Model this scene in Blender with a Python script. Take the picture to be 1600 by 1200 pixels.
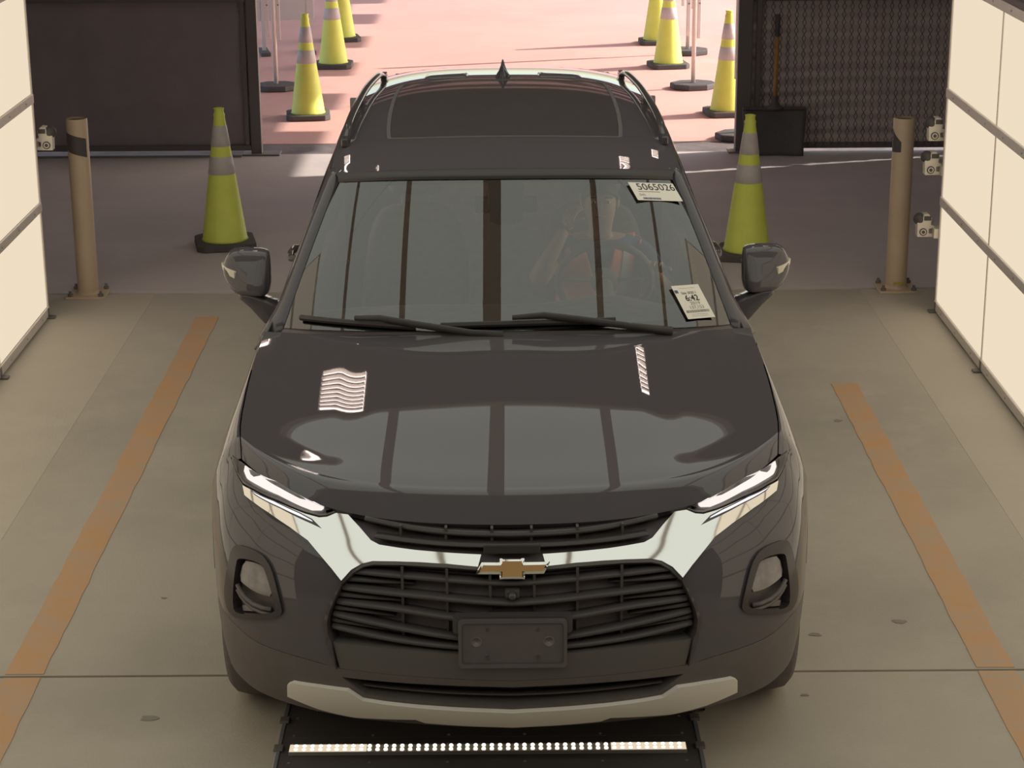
import bpy, math, random
from mathutils import Vector, Matrix
from mathutils.geometry import delaunay_2d_cdt

for _o in list(bpy.data.objects):
    bpy.data.objects.remove(_o)
scene = bpy.context.scene
COL = scene.collection
rnd = random.Random(7)
R = math.radians

# ------------------------------------------------------------------ camera
cam_d = bpy.data.cameras.new('camera')
cam_d.sensor_fit = 'HORIZONTAL'
cam_d.sensor_width = 36.0
cam_d.lens = 3200.0/1600.0*36.0
cam_d.clip_start = .05
cam_d.clip_end = 500
cam = bpy.data.objects.new('camera', cam_d)
COL.objects.link(cam)
cam.location = (0, 0, 3.15)
cam.rotation_euler = (Matrix.Rotation(R(-.15), 3, 'Z') @ Matrix.Rotation(math.pi/2-math.atan(1005/3200), 3, 'X')
                      @ Matrix.Rotation(R(-.35), 3, 'Z')).to_euler()
scene.camera = cam

# ------------------------------------------------------------------ sky, sun, exposure
world = bpy.data.worlds.new('world')
scene.world = world
world.use_nodes = True
wn = world.node_tree
for n in list(wn.nodes):
    wn.nodes.remove(n)
w_out = wn.nodes.new('ShaderNodeOutputWorld')
w_bg = wn.nodes.new('ShaderNodeBackground')
w_sky = wn.nodes.new('ShaderNodeTexSky')
w_sky.sky_type = 'NISHITA'
w_sky.sun_disc = False
SUN_EL, SUN_AZ = R(30), R(15.6)            # azimuth measured from +x towards +y
w_sky.sun_elevation = SUN_EL
w_sky.sun_rotation = math.pi/2-SUN_AZ
w_sky.air_density = 1.0
w_sky.dust_density = 1.5
w_bg.inputs['Strength'].default_value = .36
wn.links.new(w_sky.outputs[0], w_bg.inputs[0])
wn.links.new(w_bg.outputs[0], w_out.inputs[0])

sun_d = bpy.data.lights.new('sun', 'SUN')
sun_d.energy = 6.5
sun_d.angle = R(.6)
sun_d.color = (1.0, .93, .84)
sun = bpy.data.objects.new('sun', sun_d)
COL.objects.link(sun)
sun.location = (12, 20, 12)
_sd = Vector((math.cos(SUN_EL)*math.cos(SUN_AZ), math.cos(SUN_EL)*math.sin(SUN_AZ), math.sin(SUN_EL)))
sun.rotation_euler = _sd.to_track_quat('Z', 'Y').to_euler()

PANEL_SIDE = .95       # radiance of the side light walls
PANEL_TOP = .88        # radiance of the overhead light banks

scene.view_settings.view_transform = 'Standard'
scene.view_settings.look = 'None'
scene.view_settings.exposure = 0.0
scene.view_settings.gamma = 1.0
scene.view_settings.use_curve_mapping = False
scene.cycles.max_bounces = 8
scene.cycles.transparent_max_bounces = 12
scene.cycles.caustics_reflective = False
scene.cycles.caustics_refractive = False

# ------------------------------------------------------------------ materials
MATS = {}
def mat(name, color=(.5,.5,.5), rough=.5, metal=0., spec=None, ior=None, coat=0., vary=None, scale=8., bump=0., bscale=60., emit=None, estr=1.):
    """principled material with optional procedural tone variation and fine relief"""
    if name in MATS:
        return MATS[name]
    m = bpy.data.materials.new(name)
    m.use_nodes = True
    nt = m.node_tree
    b = nt.nodes['Principled BSDF']
    b.inputs['Base Color'].default_value = (*color, 1)
    b.inputs['Roughness'].default_value = rough
    b.inputs['Metallic'].default_value = metal
    if ior: b.inputs['IOR'].default_value = ior
    if spec is not None: b.inputs['Specular IOR Level'].default_value = spec
    if coat:
        b.inputs['Coat Weight'].default_value = coat
        b.inputs['Coat Roughness'].default_value = .02
    tc = nt.nodes.new('ShaderNodeTexCoord')
    if vary:
        no = nt.nodes.new('ShaderNodeTexNoise')
        no.inputs['Scale'].default_value = scale
        no.inputs['Detail'].default_value = 6
        no.inputs['Roughness'].default_value = .6
        nt.links.new(tc.outputs['Object'], no.inputs['Vector'])
        rp = nt.nodes.new('ShaderNodeValToRGB')
        rp.color_ramp.elements[0].position = .3
        rp.color_ramp.elements[1].position = .72
        rp.color_ramp.elements[0].color = (*color, 1)
        rp.color_ramp.elements[1].color = (*vary, 1)
        nt.links.new(no.outputs['Fac'], rp.inputs['Fac'])
        nt.links.new(rp.outputs['Color'], b.inputs['Base Color'])
    if bump:
        nb = nt.nodes.new('ShaderNodeTexNoise')
        nb.inputs['Scale'].default_value = bscale
        nb.inputs['Detail'].default_value = 5
        nt.links.new(tc.outputs['Object'], nb.inputs['Vector'])
        bp = nt.nodes.new('ShaderNodeBump')
        bp.inputs['Strength'].default_value = bump
        bp.inputs['Distance'].default_value = .01
        nt.links.new(nb.outputs['Fac'], bp.inputs['Height'])
        nt.links.new(bp.outputs['Normal'], b.inputs['Normal'])
    if emit:
        b.inputs['Emission Color'].default_value = (*emit, 1)
        b.inputs['Emission Strength'].default_value = estr
    MATS[name] = m
    return m

def glass_mat(name, tint, ior=1.6, rough=.0):
    m = bpy.data.materials.new(name)
    m.use_nodes = True
    nt = m.node_tree
    for n in list(nt.nodes): nt.nodes.remove(n)
    o = nt.nodes.new('ShaderNodeOutputMaterial')
    mx = nt.nodes.new('ShaderNodeMixShader')
    tr = nt.nodes.new('ShaderNodeBsdfTransparent'); tr.inputs[0].default_value = (*tint, 1)
    gl = nt.nodes.new('ShaderNodeBsdfGlossy'); gl.inputs['Roughness'].default_value = rough
    fr = nt.nodes.new('ShaderNodeFresnel'); fr.inputs['IOR'].default_value = ior
    nt.links.new(fr.outputs[0], mx.inputs[0]); nt.links.new(tr.outputs[0], mx.inputs[1])
    nt.links.new(gl.outputs[0], mx.inputs[2]); nt.links.new(mx.outputs[0], o.inputs[0])
    MATS[name] = m
    return m

def glow_mat(name, color, strength):
    m = bpy.data.materials.new(name)
    m.use_nodes = True
    nt = m.node_tree
    for n in list(nt.nodes): nt.nodes.remove(n)
    o = nt.nodes.new('ShaderNodeOutputMaterial')
    e = nt.nodes.new('ShaderNodeEmission')
    e.inputs[0].default_value = (*color, 1)
    e.inputs[1].default_value = strength
    nt.links.new(e.outputs[0], o.inputs[0])
    MATS[name] = m
    return m

# ------------------------------------------------------------------ mesh helpers
def new_obj(name, data, parent=None):
    o = bpy.data.objects.new(name, data)
    COL.objects.link(o)
    if parent is not None: o.parent = parent
    return o

def build(name, verts, faces, m, parent=None, smooth=False, bevel=0., seg=2, sub=0, normals=None, loc=None, rot=None, solid=0., angle=None):
    me = bpy.data.meshes.new(name)
    me.from_pydata([tuple(v) for v in verts], [], [tuple(f) for f in faces])
    me.materials.append(m)
    if smooth:
        me.polygons.foreach_set('use_smooth', [True]*len(me.polygons))
    me.update()
    if normals:
        me.normals_split_custom_set_from_vertices([tuple(n) for n in normals])
    o = new_obj(name, me, parent)
    if loc is not None: o.location = loc
    if rot is not None: o.rotation_euler = rot
    if solid:
        md = o.modifiers.new('solid', 'SOLIDIFY'); md.thickness = solid; md.offset = -1
    if bevel:
        md = o.modifiers.new('bevel', 'BEVEL'); md.width = bevel; md.segments = seg; md.limit_method = 'ANGLE'; md.angle_limit = R(40)
    if sub:
        md = o.modifiers.new('sub', 'SUBSURF'); md.levels = sub; md.render_levels = sub
    return o

class MB:
    """collects simple shapes that form ONE part"""
    def __init__(s): s.v = []; s.f = []
    def add(s, v, f, mtx=None):
        n = len(s.v)
        s.v += [tuple(mtx @ Vector(p)) if mtx else tuple(p) for p in v]
        s.f += [tuple(i+n for i in q) for q in f]
        return s
    def box(s, a, b, mtx=None):
        (x0,y0,z0),(x1,y1,z1) = a, b
        return s.add([(x0,y0,z0),(x1,y0,z0),(x1,y1,z0),(x0,y1,z0),(x0,y0,z1),(x1,y0,z1),(x1,y1,z1),(x0,y1,z1)],
                     [(0,3,2,1),(4,5,6,7),(0,1,5,4),(1,2,6,5),(2,3,7,6),(3,0,4,7)], mtx)
    def loft(s, rings, cap=True, closed=True, mtx=None):
        n = len(rings[0]); v = [p for r in rings for p in r]; f = []
        for k in range(len(rings)-1):
            for i in range(n if closed else n-1):
                j = (i+1) % n
                f.append((k*n+i, k*n+j, (k+1)*n+j, (k+1)*n+i))
        if cap and closed:
            f.append(tuple(reversed(range(n)))); f.append(tuple((len(rings)-1)*n+i for i in range(n)))
        return s.add(v, f, mtx)
    def lathe(s, prof, n=24, mtx=None, cap=True):
        rings = [[(r*math.cos(2*math.pi*i/n), r*math.sin(2*math.pi*i/n), z) for i in range(n)] for r, z in prof]
        return s.loft(rings, cap, True, mtx)
    def tube(s, pts, r, n=8, cap=True, flat=1.):
        pts = [Vector(p) for p in pts]
        rr = r if isinstance(r, (list, tuple)) else [r]*len(pts)
        rings = []; up = None
        for i, p in enumerate(pts):
            d = (pts[min(i+1, len(pts)-1)]-pts[max(i-1, 0)]).normalized()
            if up is None: up = Vector((0,0,1)) if abs(d.z) < .9 else Vector((1,0,0))
            a = d.cross(up).normalized(); b = a.cross(d).normalized(); up = b
            rings.append([tuple(p + a*rr[i]*math.cos(2*math.pi*k/n) + b*rr[i]*flat*math.sin(2*math.pi*k/n)) for k in range(n)])
        return s.loft(rings, cap)
    def prism(s, poly, z0, z1, mtx=None):
        n = len(poly)
        return s.loft([[(x, y, z0) for x, y in poly], [(x, y, z1) for x, y in poly]], True, True, mtx)
    def grid(s, fn, nu, nv, flip=False):
        v = [fn(i/nu, j/nv) for j in range(nv+1) for i in range(nu+1)]
        f = []
        for j in range(nv):
            for i in range(nu):
                q = (j*(nu+1)+i, j*(nu+1)+i+1, (j+1)*(nu+1)+i+1, (j+1)*(nu+1)+i)
                f.append(tuple(reversed(q)) if flip else q)
        return s.add(v, f)
    def build(s, name, m, parent=None, **k): return build(name, s.v, s.f, m, parent, **k)

def fix_normals(o):
    import bmesh
    bm = bmesh.new(); bm.from_mesh(o.data)
    bmesh.ops.recalc_face_normals(bm, faces=bm.faces)
    bm.to_mesh(o.data); bm.free()
    return o

def tag(o, label=None, cat=None, group=None, kind=None):
    if label: o['label'] = label
    if cat: o['category'] = cat
    if group: o['group'] = group
    if kind: o['kind'] = kind
    return o

def empty(name, loc=(0,0,0), rz=0.):
    o = new_obj(name, None)
    o.location = loc; o.rotation_euler = (0, 0, rz); o.empty_display_size = .1
    return o

def copy_tree(o, parent=None):
    c = o.copy(); COL.objects.link(c); c.parent = parent
    for ch in list(o.children):
        copy_tree(ch, c)
    return c

def inside(p, poly):
    x, y = p; c = False; j = len(poly)-1
    for i in range(len(poly)):
        xi, yi = poly[i]; xj, yj = poly[j]
        if (yi > y) != (yj > y) and x < (xj-xi)*(y-yi)/(yj-yi)+xi: c = not c
        j = i
    return c

def seg_dist(p, a, b):
    ax, ay = a; bx, by = b; px, py = p
    dx, dy = bx-ax, by-ay; L = dx*dx+dy*dy
    t = 0 if L == 0 else max(0, min(1, ((px-ax)*dx+(py-ay)*dy)/L))
    return math.hypot(px-ax-t*dx, py-ay-t*dy)

def resample(poly, step):
    out = []
    for i, a in enumerate(poly):
        b = poly[(i+1) % len(poly)]
        n = max(1, int(math.ceil(math.hypot(b[0]-a[0], b[1]-a[1])/step)))
        out += [(a[0]+(b[0]-a[0])*k/n, a[1]+(b[1]-a[1])*k/n) for k in range(n)]
    return out

def round_poly(poly, it=1):
    for _ in range(it):
        q = []
        for i, a in enumerate(poly):
            b = poly[(i+1) % len(poly)]
            q += [(a[0]*.75+b[0]*.25, a[1]*.75+b[1]*.25), (a[0]*.25+b[0]*.75, a[1]*.25+b[1]*.75)]
        poly = q
    return poly

def offset_poly(poly, d):
    """shrink (d>0) a polygon inwards"""
    A = sum(poly[i][0]*poly[(i+1) % len(poly)][1]-poly[(i+1) % len(poly)][0]*poly[i][1] for i in range(len(poly)))
    sg = 1 if A > 0 else -1
    out = []
    n = len(poly)
    for i in range(n):
        p0, p1, p2 = poly[i-1], poly[i], poly[(i+1) % n]
        e1 = Vector((p1[0]-p0[0], p1[1]-p0[1])).normalized(); e2 = Vector((p2[0]-p1[0], p2[1]-p1[1])).normalized()
        n1 = Vector((-e1.y, e1.x))*sg; n2 = Vector((-e2.y, e2.x))*sg
        b = n1+n2
        if b.length < 1e-4: b = n1
        b.normalize()
        k = d/max(.45, b.dot(n1))
        out.append((p1[0]+b.x*k, p1[1]+b.y*k))
    return out

def fill2d(outer, holes, step):
    loops = [resample(outer, step)]+[resample(h, step) for h in holes]
    pts = []; edges = []
    for lp in loops:
        n0 = len(pts); pts += lp
        edges += [(n0+i, n0+(i+1) % len(lp)) for i in range(len(lp))]
    allseg = [(lp[i], lp[(i+1) % len(lp)]) for lp in loops for i in range(len(lp))]
    xs = [p[0] for p in outer]; ys = [p[1] for p in outer]
    j = 0; y = min(ys)+step*.5
    while y < max(ys):
        x = min(xs)+step*.5+(step*.5 if j % 2 else 0)
        while x < max(xs):
            p = (x, y)
            if inside(p, outer) and not any(inside(p, h) for h in holes):
                near = False
                for a, b in allseg:
                    if abs(a[0]-x) < step*2 and abs(a[1]-y) < step*2 and seg_dist(p, a, b) < step*.45:
                        near = True; break
                if not near: pts.append(p)
            x += step
        y += step*.866; j += 1
    r = delaunay_2d_cdt([Vector(p) for p in pts], edges, [], 0, 1e-6)
    vs = [(v.x, v.y) for v in r[0]]
    tris = []
    for f in r[2]:
        c = (sum(vs[i][0] for i in f)/len(f), sum(vs[i][1] for i in f)/len(f))
        if inside(c, outer) and not any(inside(c, h) for h in holes):
            tris.append(tuple(f))
    return vs, tris, loops

def panel(name, S, poly, m, parent, off=0., rim=.02, holes=(), step=.03, pillow=0., pw=.02, flip=1, mirror=False, smooth=True):
    """a sheet cut to poly out of the surface S(a, b), raised by off along the normal, with a rim folded inwards"""
    vs, tris, loops = fill2d(poly, list(holes), step)
    sx = -1 if mirror else 1
    top = []; nor = []
    e = 1e-3
    def nrm(a, b):
        p = Vector(S(a, b)); pa = Vector(S(a+e, b)); pb = Vector(S(a, b+e)); pc = Vector(S(a-e, b)); pd = Vector(S(a, b-e))
        n = (pa-pc).cross(pb-pd)
        return p, n.normalized()*flip
    base = []
    for a, b in vs:
        p, n = nrm(a, b)
        d = off
        if pillow:
            dist = min(seg_dist((a, b), lp[i], lp[(i+1) % len(lp)]) for lp in loops for i in range(len(lp)))
            t = min(1., dist/pw)
            d += pillow*math.sqrt(max(0., 1-(1-t)**2))
        q = p+n*d
        top.append(Vector((q.x*sx, q.y, q.z))); nor.append(Vector((n.x*sx, n.y, n.z))); base.append(q)
    verts = list(top); normals = list(nor); faces = []
    for t in tris:
        fn = (top[t[1]]-top[t[0]]).cross(top[t[2]]-top[t[0]])
        faces.append(t if fn.dot(nor[t[0]]) > 0 else tuple(reversed(t)))
    if rim:
        cnt = {}
        for f in faces:
            for i in range(3):
                a, b = f[i], f[(i+1) % 3]
                cnt[(a, b)] = cnt.get((a, b), 0)+1
        bound = [(a, b) for (a, b) in cnt if (b, a) not in cnt]
        for a, b in bound:
            n0 = len(verts)
            va, vb = top[a], top[b]
            side = (vb-va).cross(nor[a]).normalized()
            verts += [va.copy(), vb.copy(), vb-nor[b]*rim, va-nor[a]*rim]
            normals += [side]*4
            faces.append((n0, n0+3, n0+2, n0+1))
    return build(name, verts, faces, m, parent, smooth=smooth, normals=None if pillow else normals)

# ================================================================== materials of the place
def concrete(name, base, dark, light, scale=.6, stain=.5, rough=.7):
    m = bpy.data.materials.new(name); m.use_nodes = True
    nt = m.node_tree; b = nt.nodes['Principled BSDF']; b.inputs['Roughness'].default_value = rough
    tc = nt.nodes.new('ShaderNodeTexCoord')
    def noise(sc, det=6, rg=.6):
        n = nt.nodes.new('ShaderNodeTexNoise'); n.inputs['Scale'].default_value = sc
        n.inputs['Detail'].default_value = det; n.inputs['Roughness'].default_value = rg
        nt.links.new(tc.outputs['Object'], n.inputs['Vector']); return n
    def mix(fac, a, c, lo, hi):
        mr = nt.nodes.new('ShaderNodeMapRange'); mr.inputs[1].default_value = lo; mr.inputs[2].default_value = hi
        nt.links.new(fac, mr.inputs[0])
        mx = nt.nodes.new('ShaderNodeMix'); mx.data_type = 'RGBA'
        nt.links.new(mr.outputs[0], mx.inputs[0])
        for sock, val in ((mx.inputs[6], a), (mx.inputs[7], c)):
            if isinstance(val, tuple): sock.default_value = (*val, 1)
            else: nt.links.new(val, sock)
        return mx.outputs[2]
    c1 = mix(noise(scale).outputs['Fac'], base, dark, .42, .66)
    c2 = mix(noise(scale*3.1, 8, .7).outputs['Fac'], c1, light, .5, .85)
    c3 = mix(noise(55, 3, .5).outputs['Fac'], c2, dark, .6, 1.2)
    nt.links.new(c3, b.inputs['Base Color'])
    bp = nt.nodes.new('ShaderNodeBump'); bp.inputs['Strength'].default_value = .15; bp.inputs['Distance'].default_value = .01
    nt.links.new(noise(90, 5).outputs['Fac'], bp.inputs['Height']); nt.links.new(bp.outputs['Normal'], b.inputs['Normal'])
    MATS[name] = m
    return m

M_floor = concrete('floor_concrete', (.50,.45,.375), (.40,.36,.30), (.57,.515,.43))
M_floor_clean = concrete('floor_concrete_clean', (.55,.49,.40), (.49,.435,.36), (.60,.54,.445))
M_floor_dark = concrete('floor_concrete_dark', (.62,.545,.53), (.55,.485,.47), (.68,.60,.585))
M_out = concrete('yard_concrete', (.74,.43,.37), (.67,.38,.325), (.78,.475,.41), .5)
M_asph = concrete('yard_asphalt', (.20,.17,.165), (.13,.11,.11), (.27,.23,.22), 4.)
M_joint = mat('joint_dark', (.05,.045,.04), .9)
M_wall = mat('wall_dark', (.22,.19,.18), .85, vary=(.27,.235,.22), scale=1.5)
M_ceil = mat('ceiling_dark', (.20,.175,.165), .9, vary=(.25,.22,.21), scale=1.)
M_alu = mat('aluminium_rail', (.82,.73,.67), .55, .0, vary=(.90,.81,.74), scale=12)
M_grey = mat('grey_steel', (.22,.20,.19), .5, .3)
M_black = mat('black_plastic', (.075,.066,.066), .55, vary=(.095,.085,.085), scale=20)
M_rubber = mat('black_rubber', (.085,.076,.074), .8, vary=(.11,.10,.096), scale=14, bump=.2)
M_screw = mat('bright_screw', (.6,.58,.55), .3, .8)
M_beige = mat('beige_paint', (.68,.52,.37), .5, vary=(.60,.455,.32), scale=5)
M_white = mat('white_plastic', (.75,.68,.58), .5)
M_fence = mat('black_fence_steel', (.15,.132,.132), .5, .1)
M_screen = mat('black_screen_cloth', (.26,.222,.245), .9, vary=(.31,.268,.29), scale=4, bump=.3, bscale=180)
M_lime = mat('lime_plastic', (.80,.86,.15), .55, vary=(.72,.78,.14), scale=9)
M_silver = mat('reflective_collar', (.62,.57,.55), .5, vary=(.52,.47,.46), scale=16)
M_wood = mat('handle_wood', (.42,.22,.07), .5, vary=(.34,.17,.05), scale=18)

def orange_paint():
    m = mat('orange_floor_paint', (.50,.25,.10), .65)
    nt = m.node_tree; b = nt.nodes['Principled BSDF']
    tc = nt.nodes.new('ShaderNodeTexCoord')
    n = nt.nodes.new('ShaderNodeTexNoise'); n.inputs['Scale'].default_value = 5; n.inputs['Detail'].default_value = 9; n.inputs['Roughness'].default_value = .75
    nt.links.new(tc.outputs['Object'], n.inputs['Vector'])
    rp = nt.nodes.new('ShaderNodeValToRGB')
    rp.color_ramp.elements[0].position = .40; rp.color_ramp.elements[0].color = (.62,.35,.175,1)
    rp.color_ramp.elements[1].position = .70; rp.color_ramp.elements[1].color = (.50,.395,.29,1)
    nt.links.new(n.outputs['Fac'], rp.inputs['Fac']); nt.links.new(rp.outputs['Color'], b.inputs['Base Color'])
    return m
M_orange = orange_paint()

# ================================================================== the bay: floor, walls, ceiling
def slab(name, x0, x1, y0, y1, m, parent=None, z=0., th=.15, bevel=.002):
    o = MB().box((x0,y0,z-th), (x1,y1,z)).build(name, m, parent)
    md = o.modifiers.new('bevel', 'BEVEL'); md.width = bevel; md.segments = 2
    return o

XL, XR = -4.8, 4.35
floor = MB().box((XL-.3,-3.2,-.5), (XR+.3,16.24,-.145)).build('floor', M_joint)
tag(floor, 'grey concrete bay floor with saw-cut joints', kind='structure')
for a, b in ((-3.2,.6),(.6,6.608),(6.616,11.88)):
    slab('floor_slab', -2.10, 2.12, a+.004, b-.004, M_floor, floor)
    slab('floor_slab', XL, -2.10, a+.004, b-.004, M_floor_clean, floor)
    slab('floor_slab', 2.12, XR, a+.004, b-.004, M_floor_clean, floor)
slab('floor_slab', XL, XR, 11.92, 16.22, M_floor_dark, floor)
# worn orange guide lines
def floor_line(x, y0, y1, w=.066):
    n = 40; L = []; Q = []
    for i in range(n+1):
        y = y0+(y1-y0)*i/n
        L.append((x-w+rnd.uniform(-.004,.004), y)); Q.append((x+w+rnd.uniform(-.004,.004), y))
    mb = MB().loft([[(l[0],l[1],.0005),(r[0],r[1],.0005),(r[0],r[1],.0022),(l[0],l[1],.0022)] for l, r in zip(L,Q)])
    return fix_normals(mb.build('painted_line', M_orange, floor))
floor_line(-1.718, 2.0, 6.60); floor_line(-1.718, 6.63, 11.35)
floor_line(1.727, 2.0, 6.60); floor_line(1.727, 6.63, 10.0)

M_spot = mat('floor_spot', (.29,.26,.215), .8)
for x, y, r in ((1.13,6.92,.022),(1.46,7.03,.026),(1.02,6.42,.014),(1.14,8.15,.016),(-1.22,6.28,.03),(-1.12,9.3,.014),(-1.33,7.3,.012),(1.6,9.4,.02)):
    pts = [(x+r*(1+.25*math.sin(3*a+x*9))*math.cos(a), y+r*(.8+.2*math.cos(2*a+y))*math.sin(a)) for a in [2*math.pi*k/12 for k in range(12)]]
    MB().prism(pts, .0004, .0018).build('stain', M_spot, floor)

def wall(name, a, b, m=None, label=None):
    o = MB().box(a, b).build(name, m or M_wall)
    return tag(o, label, kind='structure')
wall('wall_left', (XL-.2,-3.2,0), (XL,16.2,4.6), label='dark side wall left of the bay')
wall('wall_right', (XR,-3.2,0), (XR+.2,14.82,4.6), label='dark side wall right of the bay')
wall('wall_right_end', (XR,14.858,0), (XR+.2,16.2,4.6), label='short wall piece right of the bay behind the narrow gap')
wall('wall_back', (XL-.2,-3.4,0), (XR+.2,-3.2,4.6), label='dark wall behind the inspection camera')
wall('ceiling', (XL-.2,-3.4,4.6), (XR+.2,16.25,4.8), M_ceil, 'dark bay ceiling')
wall('wall_front', (XL-.2,16.15,2.75), (XR+.2,16.35,4.6), label='lintel over the bay exit')

# ================================================================== side light walls
def panel_glow(name, col, strength):
    """backlit diffuser: slightly uneven lamp brightness"""
    return glow_mat(name, col, strength)
M_glow = panel_glow('diffuser_side', (.90,.765,.575), PANEL_SIDE)
M_glow_top = panel_glow('diffuser_top', (.90,.915,.80), PANEL_TOP)

def light_wall(x, side, label):
    t = empty('light_wall', (x, 0, 0))
    tag(t, label, 'light wall', 'side light walls')
    ys = [11.38-1.17*k for k in range(7)]
    zs = [.035, .645, 1.262, 1.885]
    s = side                                   # +1: wall stands on the right, faces -x
    MB().box((s*.03,ys[-1],.02), (s*.16,ys[0],1.9)).build('back_box', M_grey, t)
    for i in range(6):
        for k in range(3):
            MB().box((0 if s > 0 else -.03, ys[i+1]+.008, zs[k]+.026), (.03 if s > 0 else 0, ys[i]-.008, zs[k+1]-.026)).build('diffuser_panel', M_glow, t, bevel=.003)
    # taller section nearer the camera: two more rows
    zt = [1.885, 2.50, 3.115]
    MB().box((min(s*.03,s*.16),ys[-1],1.9), (max(s*.03,s*.16),ys[2],3.13)).build('back_box', M_grey, t)
    for i in range(2, 6):
        for k in range(2):
            MB().box((0 if s > 0 else -.03, ys[i+1]+.008, zt[k]+.026), (.03 if s > 0 else 0, ys[i]-.008, zt[k+1]-.026)).build('diffuser_panel', M_glow, t, bevel=.003)
    for z in zt[1:]:
        MB().box((-.012*s if s > 0 else .0, ys[-1]-.01, z-.026), (.03 if s > 0 else .012, ys[2]+.01, z+.026)).build('rail', M_alu, t, bevel=.004)
    for y in ys[2:-1]:
        MB().box((-.004 if s > 0 else .0, y-.008, zt[0]), (.03 if s > 0 else .004, y+.008, zt[-1])).build('stile', M_alu, t)
    for k, z in enumerate(zs):
        h = .026
        MB().box((-.012*s if s > 0 else .0, ys[-1]-.01, z-h), (.03 if s > 0 else .012, ys[0]+.01, z+h)).build('rail', M_alu, t, bevel=.004)
        for j in range(18):
            y = ys[-1]+.2+j*.39
            MB().lathe([(.006,0),(.006,.003),(.003,.005)], 8, Matrix.Translation((-.012*s, y, z)) @ Matrix.Rotation(-s*math.pi/2, 4, 'Y')).build('screw', M_screw, t)
    for y in ys[1:-1]:
        MB().box((-.004 if s > 0 else .0, y-.008, zs[0]), (.03 if s > 0 else .004, y+.008, zs[-1])).build('stile', M_alu, t)
    MB().box((-.006 if s > 0 else -.16, ys[0], .02), (.16 if s > 0 else .006, ys[0]+.02, 1.9)).build('end_stile', M_alu, t, bevel=.004)
    MB().box((-.012 if s > 0 else -.2, ys[2]+.01, 1.91), (.2 if s > 0 else .012, ys[0]+.02, 1.95)).build('top_cap', M_black, t, bevel=.005)
    for y in ys[:-1]:
        f = MB().box((-.05 if s > 0 else -.1, y-.05, 0), (.1 if s > 0 else .05, y-.0, .012)).box((-.014 if s > 0 else -.02, y-.045, .012), (.02 if s > 0 else .014, y-.005, .06))
        f.build('foot_bracket', M_grey, t, bevel=.003)
    return t
light_wall(-2.64, -1, 'tall glowing white light panel wall on the left by the beige post with one sensor')
light_wall(2.475, 1, 'tall glowing white light panel wall on the right beside three small sensors')

# overhead banks (seen mirrored in bonnet, windscreen and chrome)
M_beam = mat('beam_grey', (.62,.55,.50), .7)
def light_bank(y0, y1, z, xs, seams, label):
    t = empty('overhead_light_bank', (0, (y0+y1)/2, z))
    tag(t, label, 'light panel', 'overhead light banks')
    L = (y1-y0)/2
    MB().box((xs[0][0]-.06,-L-.06,.03), (xs[-1][1]+.06,L+.06,.1)).build('back_tray', M_fence, t)
    for i, (a, b) in enumerate(xs):
        cuts = [y0]+seams+[y1]; ym = (y0+y1)/2
        for k in range(len(cuts)-1):
            ya = cuts[k]-ym; yb = cuts[k+1]-ym
            MB().box((a, ya+.008, 0), (b, yb-.008, .03)).build('diffuser_panel', M_glow_top, t)
    for i in range(len(xs)-1):
        MB().box((xs[i][1]+.002,-L,-.01), (xs[i+1][0]-.002,L,.03)).build('beam', M_beam, t)
    for s, x in ((-1, xs[0][0]), (1, xs[-1][1])):
        MB().box((x-.03,-L-.05,-.015), (x+.03,L+.05,.03)).build('frame_side', M_beam, t)
    for yy in (-L-.03, L+.03):
        MB().box((xs[0][0],yy-.03,-.015), (xs[-1][1],yy+.03,.03)).build('frame_end', M_beam, t)
    for sx in (xs[0][0]+.3, xs[-1][1]-.3):
        for sy in (-L+.3, L-.3):
            MB().tube([(sx,sy,.1),(sx,sy,4.6-z)], .008, 6).build('hanger_rod', M_grey, t)
    return t
bx = [(-4.2,-1.94),(-1.86,-.845),(-.765,-.105),(-.015,.645),(.725,1.74),(1.82,4.0)]
light_bank(6.85, 10.05, 3.35, bx, [8.5,9.42], 'overhead light bank mirrored in the car windscreen')
light_bank(.80, 5.20, 3.75, bx, [2.3,3.75], 'overhead light bank mirrored in the chrome grille bar')
def tube_light(x, y, label):
    t = empty('ceiling_lamp', (x, y, 4.45)); tag(t, label, 'lamp', 'louvred ceiling lamps')
    MB().box((-.12,-.50,.03), (.12,.50,.15)).build('housing', M_alu, t, bevel=.01)
    MB().box((-.09,-.47,.015), (.09,.47,.03)).build('lamp_tube', glow_mat('lamp_glow', (1,.86,.80), 10.) if 'lamp_glow' not in MATS else MATS['lamp_glow'], t)
    for k in range(9):
        MB().box((-.09,-.42+k*.105-.012,-.02), (.09,-.42+k*.105+.012,.015)).build('louvre', M_alu, t)
tube_light(-1.64, 12.5, 'louvred ceiling lamp mirrored left of the middle of the bonnet')
tube_light(-2.45, 14.3, 'louvred ceiling lamp mirrored at the rear left corner of the bonnet')
tube_light(2.2, 14.5, 'louvred ceiling lamp nearest the chain-link fence')
tube_light(1.40, 12.9, 'louvred ceiling lamp mirrored on the right of the bonnet')

# ================================================================== outdoors
def strip(name, x0, x1, y0, y1, m, label, z=-.01):
    o = MB().box((x0,y0,z-.2), (x1,y1,z)).build(name, m); return tag(o, label, kind='structure')
strip('ground_yard', -60, 60, 16.72, 120, M_out, 'sunlit pinkish concrete yard', -.012)
strip('ground_gutter', -60, 60, 16.25, 16.71, M_asph, 'grey asphalt strip outside the bay exit', -.014)
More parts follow.
